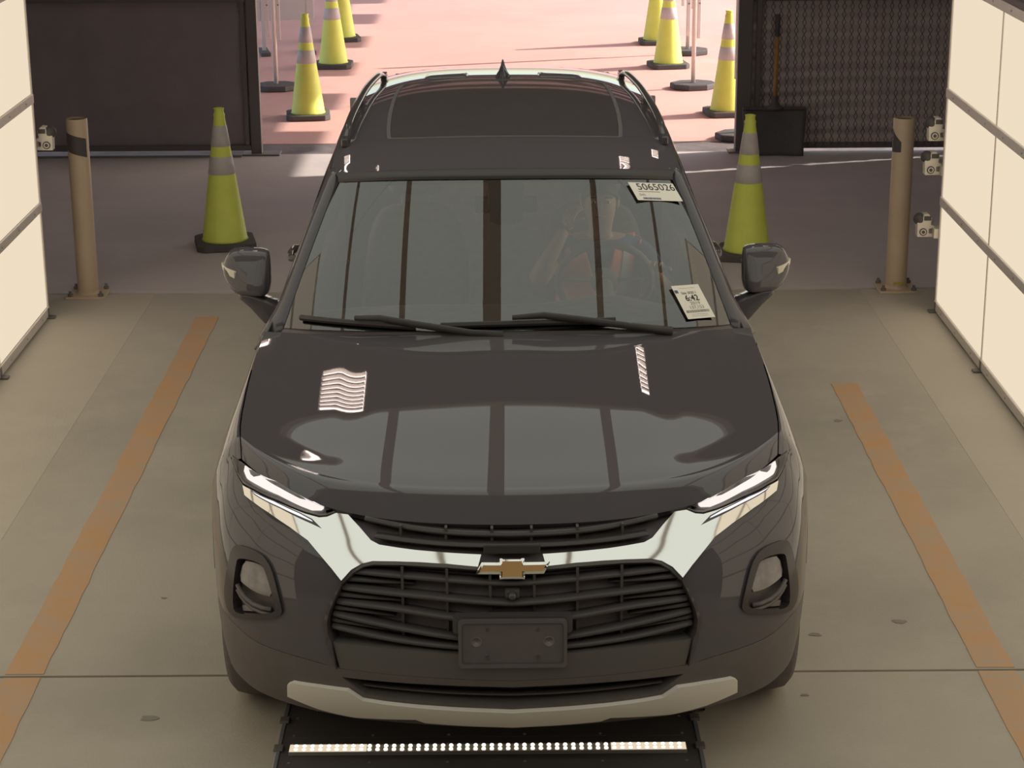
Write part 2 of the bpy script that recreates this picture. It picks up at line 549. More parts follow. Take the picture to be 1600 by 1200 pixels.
# shade roof beyond the exit: its rafters are mirrored in the car roof, its edge throws the striped shadow
sr = empty('shade_roof', (0,16.4,0)); tag(sr, 'long flat shade roof over the yard lane', 'roof')
ROOF_Z = 3.6
XE = 4.1
MB().box((-7.0,0,ROOF_Z), (XE,16,ROOF_Z+.06)).build('roof_sheet', mat('roof_sheet_grey', (.36,.35,.36), .6), sr)
for k in range(8):
    MB().box((-7.0,.02+k*1.96,ROOF_Z-.16), (XE-.05,.16+k*1.96,ROOF_Z)).build('rafter', M_fence, sr)
    MB().box((XE,k*1.96-.30,ROOF_Z-.02), (XE+.38,k*1.96+.60,ROOF_Z+.05)).build('edge_tab', M_grey, sr)
MB().box((XE,0,ROOF_Z), (XE+.31,1.70,ROOF_Z+.05)).build('shadow_plate', M_grey, sr)  # unseen plate added at the roof edge to shade the floor by the exit
for x in (-6.8,):
    for k in range(4):
        MB().box((x-.08,.3+k*5,-.012), (x+.08,.46+k*5,ROOF_Z)).build('column', M_grey, sr)

# ------------------------------------------------------------------ fences at the exit
lf = empty('screen_fence', (0,16.22,0)); tag(lf, 'black cloth-covered fence gate left of the bay exit', 'fence')
def cloth(x0, x1, z0, z1, y, amp, seed):
    rr = random.Random(seed)
    ph = [rr.uniform(0,6.28) for _ in range(8)]
    def fn(u, v):
        x = x0+(x1-x0)*u; z = z0+(z1-z0)*v
        d = amp*(math.sin(z*9+ph[0]+1.3*math.sin(x*1.7+ph[1]))+.6*math.sin(z*17+ph[2]+x*2.1)+.5*math.sin(x*5+z*4+ph[3]))
        return (x, y+d, z)
    return fn
MB().grid(cloth(-4.78,-2.02,.06,2.6,.0,.007,3), 70, 70).build('screen_cloth', M_screen, lf, smooth=True, solid=.003)
MB().box((-2.03,-.035,0), (-1.945,.05,2.74)).build('gate_post', M_fence, lf, bevel=.006)
MB().box((-2.10,-.08,0), (-1.80,.09,.014)).build('post_plate', M_grey, lf, bevel=.003)
MB().box((-2.075,-.03,.05), (-2.04,.0,2.7)).build('frame_upright', M_fence, lf)
for z in (.06, 1.235, 2.6):
    MB().box((-4.78,-.045,z-.02), (-2.03,-.012,z+.02)).build('frame_rail', M_fence, lf, bevel=.004)
MB().box((-4.78,-.12,0), (-2.1,-.05,.018)).build('floor_track', M_grey, lf)

rf = empty('chain_link_fence', (0,16.20,0)); tag(rf, 'black chain-link fence gate right of the bay exit', 'fence')
MB().box((1.835,-.05,0), (1.95,.06,2.74)).build('gate_post', M_fence, rf, bevel=.006)
MB().box((1.985,-.02,.05), (2.025,.02,2.7)).build('frame_upright', M_fence, rf, bevel=.004)
MB().box((1.78,-.08,0), (2.0,.09,.014)).build('post_plate', M_grey, rf)
for z in (.05, 1.22, 2.6):
    MB().box((1.95,-.022,z-.022), (4.33,.022,z+.022)).build('frame_rail', M_fence, rf, bevel=.004)
mesh = MB()
pitch = .062
for i in range(38):
    x = 2.03+i*pitch
    if x > 4.3: break
    n = int(1.28/pitch)
    for k in range(n):
        z = .035+k*pitch
        for sgn in (1,-1):
            xa = x if (k % 2 == 0) == (sgn > 0) else x+pitch*.5
            xb = x+pitch*.5 if xa == x else x
            mesh.tube([(xa,-.026+.004*sgn,z),(xb,-.026-.004*sgn,z+pitch)], .0026, 4, cap=False)
M_wire = mat('fence_wire', (.12,.105,.105), .5, .3)
tag(mesh.build('chain_link_wire', M_wire, rf), kind='stuff')
def ripple(u, v):
    x = 1.95+2.38*u; z = .052+2.54*v
    return (x, .045+.014*math.sin(z*62+.9*math.sin(x*1.3)+.4*math.sin(x*4.1))+.004*math.sin(x*9+z*5), z)
M_screen2 = mat('grey_screen_cloth', (.55,.47,.455), .85, vary=(.66,.57,.55), scale=5)
MB().grid(ripple, 40, 330).build('screen_cloth', M_screen2, rf, smooth=True, solid=.003)

# ------------------------------------------------------------------ shovel
sh = empty('shovel', (2.125,15.98,0)); tag(sh, 'black plastic scoop shovel with wooden handle leaning on chain-link fence', 'shovel')
def blade(u, v):
    w = (.225+.028*v)
    x = (u-.5)*2*w; z = .012+.36*v
    return (x, .0+.055*v+.03*(1-(2*u-1)**2)*1.0-.035*(1-v)**3, z)
MB().grid(blade, 14, 12).build('blade', M_black, sh, smooth=True, solid=.008)
MB().box((-.25,.05,.362), (.25,.07,.385)).build('blade_rim', M_black, sh, bevel=.006)
MB().lathe([(.075,.372),(.05,.395),(.03,.42),(.024,.47)], 12, Matrix.Translation((0,.06,0))).build('socket', M_black, sh, smooth=True)
MB().tube([(0,.06,.40),(.012,.13,.95)], .0165, 10).build('handle', M_wood, sh, smooth=True)
MB().tube([(.011,.128,.93),(.014,.145,1.10)], .021, 10).build('grip', M_black, sh, smooth=True)

# ------------------------------------------------------------------ bollards
def bollard(x, y, label, h, patch):
    t = empty('bollard', (x, y, 0)); tag(t, label, 'bollard', 'beige steel posts')
    MB().lathe([(.062,.01),(.062,h-.006),(.058,h)], 28, cap=False).build('post', M_beige, t, smooth=False)
    for p in t.children:
        p.data.polygons.foreach_set('use_smooth', [True]*len(p.data.polygons))
    MB().lathe([(.0575,h-.02),(.0575,h-.012),(.001,h-.011)], 28).build('cap', M_black, t)
    MB().box((-.115,-.115,0), (.115,.115,.014)).build('base_plate', M_beige, t, bevel=.003)
    MB().lathe([(.07,.014),(.064,.03)], 24, cap=False).build('weld', M_beige, t)
    for sx in (-1,1):
        for sy in (-1,1):
            MB().lathe([(.016,.014),(.016,.03),(.009,.03),(.009,.045)], 6, Matrix.Translation((sx*.09,sy*.09,0))).build('anchor_bolt', M_grey, t)
    # black tape wrapped on the post
    n = 12; a0, a1, zc, hh, sk = patch
    v = []
    for i in range(n+1):
        a = a0+(a1-a0)*i/n; k = i/n
        v += [(.0628*math.cos(a), .0628*math.sin(a), zc-hh+sk[0]*k+sk[2]*abs(k-.5)), (.0628*math.cos(a), .0628*math.sin(a), zc+hh*(1-sk[3]*k)+sk[1]*k)]
    build('tape', v, [(2*i,2*i+2,2*i+3,2*i+1) for i in range(n)], M_black, t, smooth=True)
    return t
bollard(-2.50, 11.87, 'beige steel post bolted to floor by the left light wall', 1.065, (R(188), R(330), .94, .055, (-.045,-.045,0,0)))
bollard(2.335, 11.88, 'beige steel post bolted to floor by the right light wall', 1.035, (R(180), R(250), .905, .07, (.005,-.005,0,1.0)))
MB().box((-.028,-.0640,.045),(.028,-.0625,.058)).build('sticker', mat('yellow_sticker', (.5,.45,.05), .5), [o for o in bpy.data.objects if o.name.startswith('bollard')][-1])

# ------------------------------------------------------------------ sensors between the posts and the light walls
def sensor(x, y, z, side, label, group='small white sensors'):
    t = empty('sensor', (x, y, z)); tag(t, label, 'sensor', group)
    s = side
    body = [(-.045,-.052),(.05,-.052),(.05,-.035),(.02,-.03),(.02,-.005),(.05,0),(.05,.012),(.03,.02),(.035,.06),(.015,.082),(-.012,.08),(-.02,.05),(-.048,.03)]
    fix_normals(MB().prism([(a*s,b) for a, b in body], -.03, .03, Matrix.Rotation(math.pi/2, 4, 'X')).build('bracket', M_white, t, bevel=.003))
    for k in range(3):
        MB().lathe([(.022-.006*k,.0),(.022-.006*k,.004+.002*k)], 14, Matrix.Translation((-.012*s,-.03,-.022)) @ Matrix.Rotation(math.pi/2, 4, 'X')).build('lens_ring', M_black if k != 1 else M_white, t)
    MB().lathe([(.001,-.036),(.02,-.03),(.034,-.012),(.036,0),(.034,.012),(.02,.03),(.001,.036)], 16, Matrix.Translation((-.032*s,-.0,.048)) @ Matrix.Rotation(math.pi/2, 4, 'Y')).build('ball_head', M_black, t, smooth=True)
    MB().box((min(.02*s,.20*s),-.008,-.05), (max(.02*s,.20*s),.008,-.038)).build('arm', M_white, t)
    MB().box((min(.03*s,.20*s),-.008,-.008), (max(.03*s,.20*s),.008,.002)).build('arm', M_white, t)
    MB().box((min(.04*s,.17*s),-.078,-.05), (max(.04*s,.17*s),.012,.005)).build('mount_plate', M_white, t, bevel=.002)
    MB().box((min(-.01*s,.03*s),-.034,.045), (max(-.01*s,.03*s),-.028,.07)).build('dark_patch', M_black, t)
    return t
sensor(2.437, 11.47, 1.03, 1, 'topmost of the three small white sensors by the right post')
sensor(2.425, 11.47, .835, 1, 'middle one of the three small white sensors by the right post')
sensor(2.402, 11.47, .475, 1, 'lowest of the three small white sensors by the right post')
sensor(-2.60, 11.47, 1.01, -1, 'small white sensor on the left between light wall and beige post')

# ------------------------------------------------------------------ traffic cones
def make_cone():
    t = empty('traffic_cone')
    prof = [(.148,.045),(.140,.06),(.034,.85),(.036,.868),(.030,.880),(.030,.902),(.034,.908),(.022,.912)]
    MB().lathe(prof, 32).build('cone_body', M_lime, t, smooth=True)
    def r(z): return .140-(.106)*(z-.06)/.79+.0022
    for z0, z1 in ((.485,.60),(.665,.80)):
        MB().lathe([(r(z0)-.002,z0),(r(z0),z0+.002),(r(z1),z1-.002),(r(z1)-.002,z1)], 32, cap=False).build('reflective_collar', M_silver, t, smooth=True)
    a, c = .185, .045
    oct_ = [(-a+c,-a),(a-c,-a),(a,-a+c),(a,a-c),(a-c,a),(-a+c,a),(-a,a-c),(-a,-a+c)]
    MB().prism(oct_, 0, .048).build('base', M_rubber, t, bevel=.008)
    return t
cone0 = make_cone()
cones = [(-1.84,13.10,0,0.2,'lime cone inside the bay on the left beside the car mirror'),
         (1.535,12.72,0,-.25,'lime cone inside the bay on the right behind the car mirror'),
         (-1.735,17.95,-.012,.1,'nearest lime cone in the yard on the left, in shade'),
         (-1.745,20.90,-.012,.0,'middle lime cone of the left yard row, front one of two that overlap'),
         (-1.80,22.85,-.012,.2,'farthest lime cone of the left yard row, half hidden by another cone'),
         (1.655,20.76,-.012,.15,'sunlit lime cone in the yard on the right with whole body in view'),
         (1.66,22.45,-.012,.0,'farthest lime cone of the right yard row'),
         (1.96,17.98,-.012,.1,'sunlit lime cone in the yard half hidden by the chain-link fence post')]
for i, (x, y, z, a, lab) in enumerate(cones):
    o = cone0 if i == 0 else copy_tree(cone0)
    o.location = (x, y, z); o.rotation_euler = (0,0,a); o.scale = (1.04,1.04,1) 
    tag(o, lab, 'traffic cone', 'lime traffic cones')

# ------------------------------------------------------------------ lane stanchions
def make_stanchion():
    t = empty('lane_stanchion')
    a = .19
    hexa = [(a*1.2*math.cos(math.pi/8+k*math.pi/4), a*math.sin(math.pi/8+k*math.pi/4)) for k in range(8)]
    MB().prism(hexa, 0, .055).build('base', M_rubber, t, bevel=.012)
    MB().tube([(0,0,.05),(0,0,1.9)], .021, 12).build('pole', mat('white_pole', (.80,.70,.66), .5), t, smooth=True)
    MB().box((-.075,-.012,.50), (-.045,.012,1.9)).build('sign_edge', mat('white_pole'), t, bevel=.003)
    MB().box((.03,-.012,.47), (.06,.012,1.9)).build('sign_edge', mat('white_pole'), t, bevel=.003)
    MB().box((-.08,-.004,1.2), (.08,.004,1.9)).build('sign_board', mat('white_pole'), t)
    for z in (.80,):
        MB().lathe([(.008,0),(.008,.006)], 8, Matrix.Translation((-.06,-.012,z)) @ Matrix.Rotation(math.pi/2,4,'X')).build('bolt', M_grey, t)
        MB().lathe([(.008,0),(.008,.006)], 8, Matrix.Translation((.045,-.012,z)) @ Matrix.Rotation(math.pi/2,4,'X')).build('bolt', M_grey, t)
    return t
st0 = make_stanchion()
for i, (x, y, a, lab) in enumerate([(1.79,19.42,.2,'white stanchion on black rubber base in the yard on the right, nearer one'),
        (1.93,21.65,-.1,'white stanchion on black rubber base behind the right sunlit cone'),
        (1.96,16.62+.2,.3,'stanchion whose black rubber base peeks out at the chain-link fence post'),
        (-2.18,19.50,.1,'white stanchion in shade left of the yard cones')]):
    o = st0 if i == 0 else copy_tree(st0)
    o.location = (x,y,-.012); o.rotation_euler = (0,0,a)
    tag(o, lab, 'stanchion', 'lane stanchions')
# white folding barricade whose foot shows far left in the yard
bt = empty('barricade', (-2.32,21.9,-.012), .2); tag(bt, 'pale barricade with dark foot in shade far left in the yard', 'barricade')
MB().box((-.30,-.015,.35),(.30,.015,.95)).build('board', mat('pale_board', (.55,.52,.52), .5), bt, bevel=.004)
for sx in (-.24,.24):
    MB().box((sx-.02,-.02,.03),(sx+.02,.02,1.0)).build('leg', mat('pale_board'), bt)
    MB().box((sx-.05,-.22,0),(sx+.05,.22,.04)).build('foot', M_rubber, bt, bevel=.006)

# ------------------------------------------------------------------ scanner plate with light bar on the floor
sp = empty('scanner_plate', (-.07,5.99,0)); tag(sp, 'black floor plate with glowing light bar under the front of the car', 'scanner')
M_plate = mat('plate_black', (.085,.075,.074), .5, vary=(.105,.093,.091), scale=10)
MB().box((-.675,-.42,0), (.685,.10,.02)).build('plate', M_plate, sp, bevel=.003)
MB().box((-.675,.103,0), (.685,.75,.02)).build('plate', M_plate, sp, bevel=.003)
for sx in (-.682,.692):
    MB().box((sx-.007,-.42,0), (sx+.007,.75,.024)).build('edge_strip', mat('edge_metal', (.55,.58,.62), .3, .7), sp, bevel=.002)
    for y in (-.28,.02,.22):
        MB().box((sx-.016,y-.02,.02), (sx+.016,y+.02,.03)).build('hinge', M_grey, sp, bevel=.003)
bar = MB().box((-.645,-.026,.02), (.645,.026,.034)).build('light_bar', mat('bar_strip', (.42,.38,.34), .4, .3), sp, bevel=.002)
M_led = glow_mat('led_dot', (1.0,.90,.70), 3.2)
M_led2 = glow_mat('led_glow_strip', (1.0,.84,.62), .8)
led_me = None
for k in range(48):
    for r in (-1,1):
        x = -.622+1.244*k/47
        if led_me is None:
            o = MB().lathe([(.0066,0),(.006,.004),(.003,.006)], 10).build('led', M_led, bar); led_me = o.data
        else:
            o = new_obj('led', led_me, bar)
        o.location = (x, r*.0125, .034)
for a, b in ((-.643,-.393),(.40,.643)):
    MB().box((a,-.024,.034), (b,.024,.0352)).build('lit_diffuser', M_led2, bar)
sc = None
for y in (-.075,.05,.115,.24):
    for x in (-.64,-.38,-.13,.12,.37,.64):
        if sc is None:
            o = MB().lathe([(.005,0),(.005,.002),(.002,.003)], 8).build('screw', M_screw, sp); sc = o.data
        else: o = new_obj('screw', sc, sp)
        o.location = (x, y, .02)

# ================================================================== car body surfaces (metres)
def _cr(xs, ys, x):
    """monotone-ish cubic interpolation of a table"""
    n = len(xs)
    if x <= xs[0]:
        return ys[0] + (ys[1]-ys[0])/(xs[1]-xs[0])*(x-xs[0])
    if x >= xs[-1]:
        return ys[-1] + (ys[-1]-ys[-2])/(xs[-1]-xs[-2])*(x-xs[-1])
    i = 0
    while x > xs[i+1]:
        i += 1
    def m(k):
        if k == 0: return (ys[1]-ys[0])/(xs[1]-xs[0])
        if k == n-1: return (ys[-1]-ys[-2])/(xs[-1]-xs[-2])
        a = (ys[k]-ys[k-1])/(xs[k]-xs[k-1]); b = (ys[k+1]-ys[k])/(xs[k+1]-xs[k])
        ha = xs[k]-xs[k-1]; hb = xs[k+1]-xs[k]
        return (a*hb+b*ha)/(ha+hb)
    h = xs[i+1]-xs[i]; t = (x-xs[i])/h
    return ((2*t**3-3*t*t+1)*ys[i] + (t**3-2*t*t+t)*h*m(i)
            + (-2*t**3+3*t*t)*ys[i+1] + (t**3-t*t)*h*m(i+1))

# plan outline of the body from the middle of the nose to the middle of the tail
PLAN = [(0,0),(.2,.012),(.4,.046),(.55,.088),(.69,.15),(.81,.235),(.895,.345),(.942,.49),(.976,.68),(.992,.93),
        (.976,1.2),(.953,1.5),(.946,2.0),(.948,3.0),(.962,3.5),(.972,3.85),(.955,4.2),(.88,4.56),(.7,4.75),(.35,4.84),(0,4.86)]
PS = [0.]
for _a, _b in zip(PLAN[:-1], PLAN[1:]):
    PS.append(PS[-1] + ((_a[0]-_b[0])**2+(_a[1]-_b[1])**2)**.5)
PX = [p[0] for p in PLAN]; PY = [p[1] for p in PLAN]
FZ = ([.12,.2,.26,.32,.40,.50,.60,.70,.76,.80,.85,.88,.90,.93,.96,1.0,1.05],
      [.30,.17,.10,.055,.02,.002,0,.008,.025,.045,.085,.12,.155,.22,.30,.42,.60])
WZ = ([.12,.25,.40,.55,.70,.80,.88,.94,.99,1.03,1.06],
      [.95,.975,.992,1.0,1.0,.998,.988,.97,.95,.925,.90])
SG = ([0,.3,.6,.8,1.0,1.2,1.4,1.7,6], [1,1,.9,.8,.72,.5,.22,0,0])

FZC = ([.70,.74,.80,.85,.90,.95],[-.034,-.004,.045,.092,.140,.190])

def smooth(a, b, x):
    t = min(1, max(0, (x-a)/(b-a))); return t*t*(3-2*t)

def S_body(s, z):
    a = abs(s); sg = 1 if s >= 0 else -1
    x = _cr(PS, PX, a)*_cr(*WZ, z)
    y = _cr(PS, PY, a)+_cr(*FZ, z)*_cr(*SG, a)
    return (sg*x, y, z)

def S_chrome(s, z):
    a = abs(s); sg = 1 if s >= 0 else -1
    return (sg*_cr(PS, PX, a)*_cr(*WZ, z), _cr(PS, PY, a)+_cr(*FZC, z)*_cr(*SG, a), z)

def hood_front(x): return .16+.212*x*x+.592*x**4
def hood_rear(x): return 1.46+.247*x*x
HB = ([0,.03,.073,.11,.25,.5,.8,1.0],[0,.021,.0465,.0465,.0405,.033,.0146,0])
def S_hood(x, t):
    yf = hood_front(x); yr = hood_rear(x)
    ax = abs(x)
    zf = .897+.03*x*x+.034*x**4
    zr = 1.115-.038*x*x
    bulge = _cr(*HB, t)*(1-.45*smooth(.15,.95,ax))
    z = zf*(1-t)+zr*t+bulge - .005*smooth(.44,.58,ax)*smooth(0,.25,t)*(1-.3*t) 
    return (x, yf+(yr-yf)*t, z)

def S_glass(a, t):
    """windshield: a across -1..1, t up 0..1"""
    bx, by, bz = .835*a, 1.50+.22*abs(a)**3.8, 1.122-.045*abs(a)**3.8
    tx, ty, tz = .655*a, 2.15+.17*abs(a)**3.8, 1.572-.045*abs(a)**3.8
    b = .014*4*t*(1-t)
    return (bx+(tx-bx)*t, by+(ty-by)*t - b*.5, bz+(tz-bz)*t + b*.86)

RW = ([2.15,2.35,2.8,3.2,3.7,4.1,4.4,4.55],[.690,.688,.680,.668,.645,.610,.58,.56])
RZ = ([2.15,2.35,2.6,2.9,3.2,3.7,4.1,4.4,4.55],[1.572,1.606,1.634,1.652,1.660,1.662,1.652,1.63,1.612])
def S_roof(a, y0):
    w = _cr(*RW, y0)
    y = y0+.17*abs(a)**3.8*(1-smooth(2.15,3.2,y0))
    z = _cr(*RZ, y0) - .012*a*a-.036*abs(a)**3.8
    return (w*a, y, z)

# ================================================================== the car
M_paint = mat('car_paint', (.112,.102,.112), .45, 0., spec=0., coat=1.)
M_paint.node_tree.nodes['Principled BSDF'].inputs['Coat IOR'].default_value = 1.5
M_paint.node_tree.nodes['Principled BSDF'].inputs['Coat Roughness'].default_value = .012
M_chrome = mat('chrome', (.86,.86,.84), .06, 1.)
M_gloss = mat('gloss_black', (.085,.075,.075), .08, ior=1.5)
M_dark = mat('dark_cavity', (.22,.185,.19), .8)
M_slat = mat('grille_black', (.085,.074,.075), .38, ior=1.45)
M_clad = mat('cladding_black', (.120,.106,.104), .5, vary=(.138,.122,.118), scale=30)
M_skid = mat('skid_silver', (.86,.81,.74), .5, .05)
M_frit = mat('frit_black', (.035,.032,.030), .25)
M_tire = mat('tire_rubber', (.115,.102,.101), .75, vary=(.135,.12,.118), scale=25)
M_rim = mat('wheel_alloy', (.30,.30,.30), .3, .8)
M_shield = glass_mat('windscreen_glass', (1.0,1.0,1.0), 2.4)
M_side = glass_mat('side_glass', (.88,.90,.89), 1.5)
M_lampg = glass_mat('lamp_glass', (.62,.60,.60), 1.5)
M_led_w = glow_mat('headlight_led', (1.0,.94,.88), 1.7)
M_led_s = glow_mat('marker_led', (.92,.92,1.0), 1.1)
M_gold = mat('emblem_gold', (.62,.36,.15), .45, .1)
M_sunroof = mat('sunroof_glass', (.095,.086,.086), .03, ior=1.6)
M_backglass = mat('rear_glass', (.06,.054,.054), .03, ior=1.55)
M_lens = mat('fog_lens', (.20,.18,.175), .12, ior=1.6, vary=(.32,.29,.28), scale=25)
M_red = mat('tail_red', (.25,.01,.01), .1)
M_cabin = mat('cabin_trim', (.26,.245,.225), .75, vary=(.32,.30,.275), scale=18)
M_seat = mat('seat_fabric', (.12,.11,.10), .85, vary=(.15,.14,.13), scale=40)

car = empty('car', (.012,5.60,0), R(.3))
tag(car, 'dark grey-black SUV with chrome grille bar and lit headlights standing in the bay', 'car')

def s_at_y(y):
    for i in range(len(PY)-1):
        if PY[i] <= y <= PY[i+1]:
            lo, hi = PS[i], PS[i+1]
            for _ in range(40):
                mid = (lo+hi)/2
                if _cr(PS, PY, mid) < y: lo = mid
                else: hi = mid
            return (lo+hi)/2
    return PS[-1]
STOT = PS[-1]
def mir(poly): return [(-a, b) for a, b in reversed(poly)]
def both(name, S, poly, m, parent=None, holes=(), **k):
    """the same panel on both flanks: (right, left)"""
    out = []
    par = parent if isinstance(parent, (list, tuple)) else (parent or car, parent or car)
    for i, sg in enumerate((1, -1)):
        out.append(panel(name, S, poly, m, par[i], holes=holes, mirror=(sg < 0), **k))
    return out
AX_F, AX_R, AX_Z = .95, 3.813, .378
def arch(yc, r, z0, a0, a1, n=18):
    return [(s_at_y(yc+r*math.cos(R(a0+(a1-a0)*i/n))), AX_Z+r*math.sin(R(a0+(a1-a0)*i/n))) for i in range(n+1)]

# ---- dark inner shell that closes every gap
shell = [(.60,.30),(1.10,.30)]+[(s_at_y(.95-.46),.42)]+arch(AX_F,.425,0,172,8)+[(s_at_y(1.42),.26),(s_at_y(3.34),.26)]+arch(AX_R,.425,0,172,8)+[(s_at_y(4.30),.30),(STOT,.30),(STOT,1.02),(s_at_y(4.4),1.03),(s_at_y(1.72),1.03),(s_at_y(.9),.90),(1.02,.90),(.60,.88)]
both('inner_shell', S_body, shell, M_dark, off=-.022, rim=0, step=.06)
MB().box((-.62,.62,.24), (.62,4.5,.30)).build('underbody', M_dark, car)
for yc in (AX_F, AX_R):
    for sg in (1,-1):
        rings = []
        for x in (.66,.93):
            rings.append([(sg*x, yc+.425*math.cos(R(a)), AX_Z+.425*math.sin(R(a))) for a in range(-15,196,15)])
        MB().loft(rings, cap=False, closed=False).build('wheel_well', M_dark, car, smooth=True)
        MB().lathe([(.455,0),(.01,0.002)], 24, Matrix.Translation((sg*.655,yc,AX_Z)) @ Matrix.Rotation(math.pi/2,4,'Y'), cap=False).build('wheel_well', M_dark, car)

# ---- bonnet
XH = ([0,.113,.38,.66,1.0],[.866,.886,.900,.901,.894])
HK = 1.30
def S_hoodm(x, q): return S_hood(x, q/HK)
hood_poly = [(x, 0) for x in [-.866+.866*2*i/24 for i in range(25)]] + [(_cr(*XH, t), t*HK) for t in (.03,.08,.15,.25,.4,.55,.7,.85,.95)] \
    + [(x, HK) for x in [.894-.894*2*i/20 for i in range(21)]] + [(-_cr(*XH, t), t*HK) for t in (.95,.85,.7,.55,.4,.25,.15,.08,.03)]
hood = panel('bonnet', S_hoodm, hood_poly, M_paint, car, off=0, rim=.022, step=.022)

# ---- front wings
def S_cap(q, r):
    xh = _cr(*XH, q)+.005
    p0 = Vector(S_hood(xh, q)); p0.z -= .001
    s = s_at_y(.70+1.0*q)
    p3 = Vector(S_body(s, .82))
    p2 = Vector((p3.x-.012*(1-.8*q), p3.y-.005, .82+.36*(p0.z-.82)))
    p1 = Vector((p0.x+.42*(p3.x-p0.x), p0.y*.6+p3.y*.4, p0.z-.012))
    a = 1-r
    return tuple(p0*a**3+p1*3*a*a*r+p2*3*a*r*r+p3*r**3)
wing_poly_side = [(1.362,.822),(1.36,.74),(1.335,.70)]+arch(AX_F,.41,0,134,6,16)+[(s_at_y(1.40),.40),(s_at_y(1.612),.40),(s_at_y(1.612),.822)]
for sg in (1,-1):
    w = panel('front_wing', lambda a, b: S_cap(a, b), [(0,0),(1,0),(1,1),(0,1)], M_paint, car, rim=.0, step=.04, flip=-1, mirror=(sg < 0))
    panel('wing_side', S_body, wing_poly_side, M_paint, w, rim=.02, step=.03, mirror=(sg < 0))

# ---- front bumper (painted corners)
BODY = {
 'headlight': [(1.1044, 0.9597), (0.9839, 0.9617), (0.9454, 0.9595), (0.7771, 0.9469), (0.6443, 0.9223), (0.5924, 0.914), (0.5558, 0.9082), (0.5817, 0.9006), (0.6059, 0.8979), (0.656, 0.9019), (0.7604, 0.9151), (0.8721, 0.9246), (0.9345, 0.9275), (0.9874, 0.9386), (1.0596, 0.9553)],
 'led': [(0.945, 0.9571), (0.9305, 0.9567), (0.9064, 0.9467), (0.8832, 0.9437), (0.8521, 0.95), (0.806, 0.9419), (0.7605, 0.9353), (0.681, 0.9223), (0.6297, 0.9196), (0.5942, 0.9127), (0.6014, 0.9081), (0.6338, 0.906), (0.6767, 0.9116), (0.7653, 0.9252), (0.8561, 0.9338), (0.917, 0.9378), (0.9407, 0.9467)],
 'chrome': [(0.9306, 0.9335), (0.907, 0.9127), (0.8498, 0.9033), (0.7869, 0.8899), (0.6977, 0.8639), (0.6332, 0.8395), (0.5869, 0.8068), (0.5491, 0.7791), (0.5171, 0.7519), (0.4866, 0.7811), (0.4542, 0.798), (0.4207, 0.8061), (0.3474, 0.8092), (0.274, 0.81), (0.1917, 0.8089), (0.1015, 0.8035), (0.092, 0.8317), (0.2097, 0.835), (0.2898, 0.8377), (0.3411, 0.8408), (0.4032, 0.8454), (0.4301, 0.8546), (0.4679, 0.8829), (0.5111, 0.911), (0.5507, 0.9123), (0.5784, 0.9011), (0.6047, 0.8974), (0.6546, 0.9024), (0.7585, 0.9186), (0.8693, 0.9308)],
 'slot': [(0.8821, 0.93), (0.8689, 0.93), (0.7746, 0.9213), (0.6719, 0.9031), (0.6264, 0.8917), (0.5899, 0.8715), (0.6285, 0.8805), (0.7439, 0.9045), (0.8585, 0.9221)],
 'slotled': [(0.8711, 0.928), (0.7735, 0.9183), (0.6711, 0.9), (0.6279, 0.8884), (0.6228, 0.885), (0.6695, 0.8939), (0.7501, 0.9085), (0.8531, 0.9239)],
 'upper_open': [(0.4974, 0.9121), (0.3974, 0.9091), (0.2814, 0.9053), (0.1559, 0.9032), (0.0772, 0.9021), (-0.0014, 0.9014), (-0.0, 0.8275), (0.0958, 0.8329), (0.2096, 0.8356), (0.3408, 0.8415), (0.4028, 0.846), (0.4317, 0.8549), (0.4699, 0.8826)],
 'lower_open': [(0.0004, 0.7956), (0.1053, 0.8029), (0.1916, 0.8072), (0.2749, 0.8084), (0.3472, 0.8076), (0.4205, 0.8042), (0.4501, 0.7956), (0.4838, 0.776), (0.5142, 0.7428), (0.5354, 0.6989), (0.5572, 0.6504), (0.5669, 0.6098), (0.5639, 0.5768), (0.5564, 0.5548), (0.4496, 0.5549), (0.3106, 0.5523), (0.1709, 0.5468), (0.0789, 0.5421), (0.0023, 0.5408)],
 'bezel_out': [(0.5183, 0.7461), (0.5416, 0.7021), (0.5656, 0.6534), (0.5785, 0.6123), (0.5751, 0.5647), (0.5574, 0.5027), (0.5435, 0.46)],
 'fog_out': [(0.9099, 0.786), (0.8473, 0.7901), (0.8106, 0.7869), (0.7818, 0.778), (0.755, 0.7517), (0.7361, 0.6975), (0.7188, 0.6338), (0.7195, 0.619), (0.7333, 0.6045), (0.7656, 0.5908), (0.8308, 0.5735), (0.9053, 0.5516), (0.9551, 0.5493), (0.9845, 0.5684), (0.9933, 0.5976), (0.986, 0.6389), (0.9608, 0.7036), (0.9383, 0.7596)],
 'fog_in': [(0.8935, 0.7501), (0.8374, 0.7592), (0.7941, 0.7554), (0.7815, 0.7447), (0.7627, 0.7001), (0.7404, 0.6334), (0.7483, 0.617), (0.776, 0.6054), (0.8443, 0.5857), (0.9141, 0.5673), (0.9351, 0.5795), (0.9273, 0.6526), (0.9075, 0.7356)],
 'lens': [(0.887, 0.7432), (0.8374, 0.7507), (0.7942, 0.7479), (0.7822, 0.7156), (0.7588, 0.6586), (0.8205, 0.6565), (0.8735, 0.6649), (0.9133, 0.6758)],
 'lens2': [(0.912, 0.5895), (0.8772, 0.6027), (0.8284, 0.6092), (0.7808, 0.6096), (0.8293, 0.5941), (0.9065, 0.573)],
}
chrome_low = [(.9316,.9241),(.9078,.9076),(.8504,.8998),(.7871,.8886),(.6974,.8654),(.6328,.8415),(.5868,.8073),(.5495,.777)]
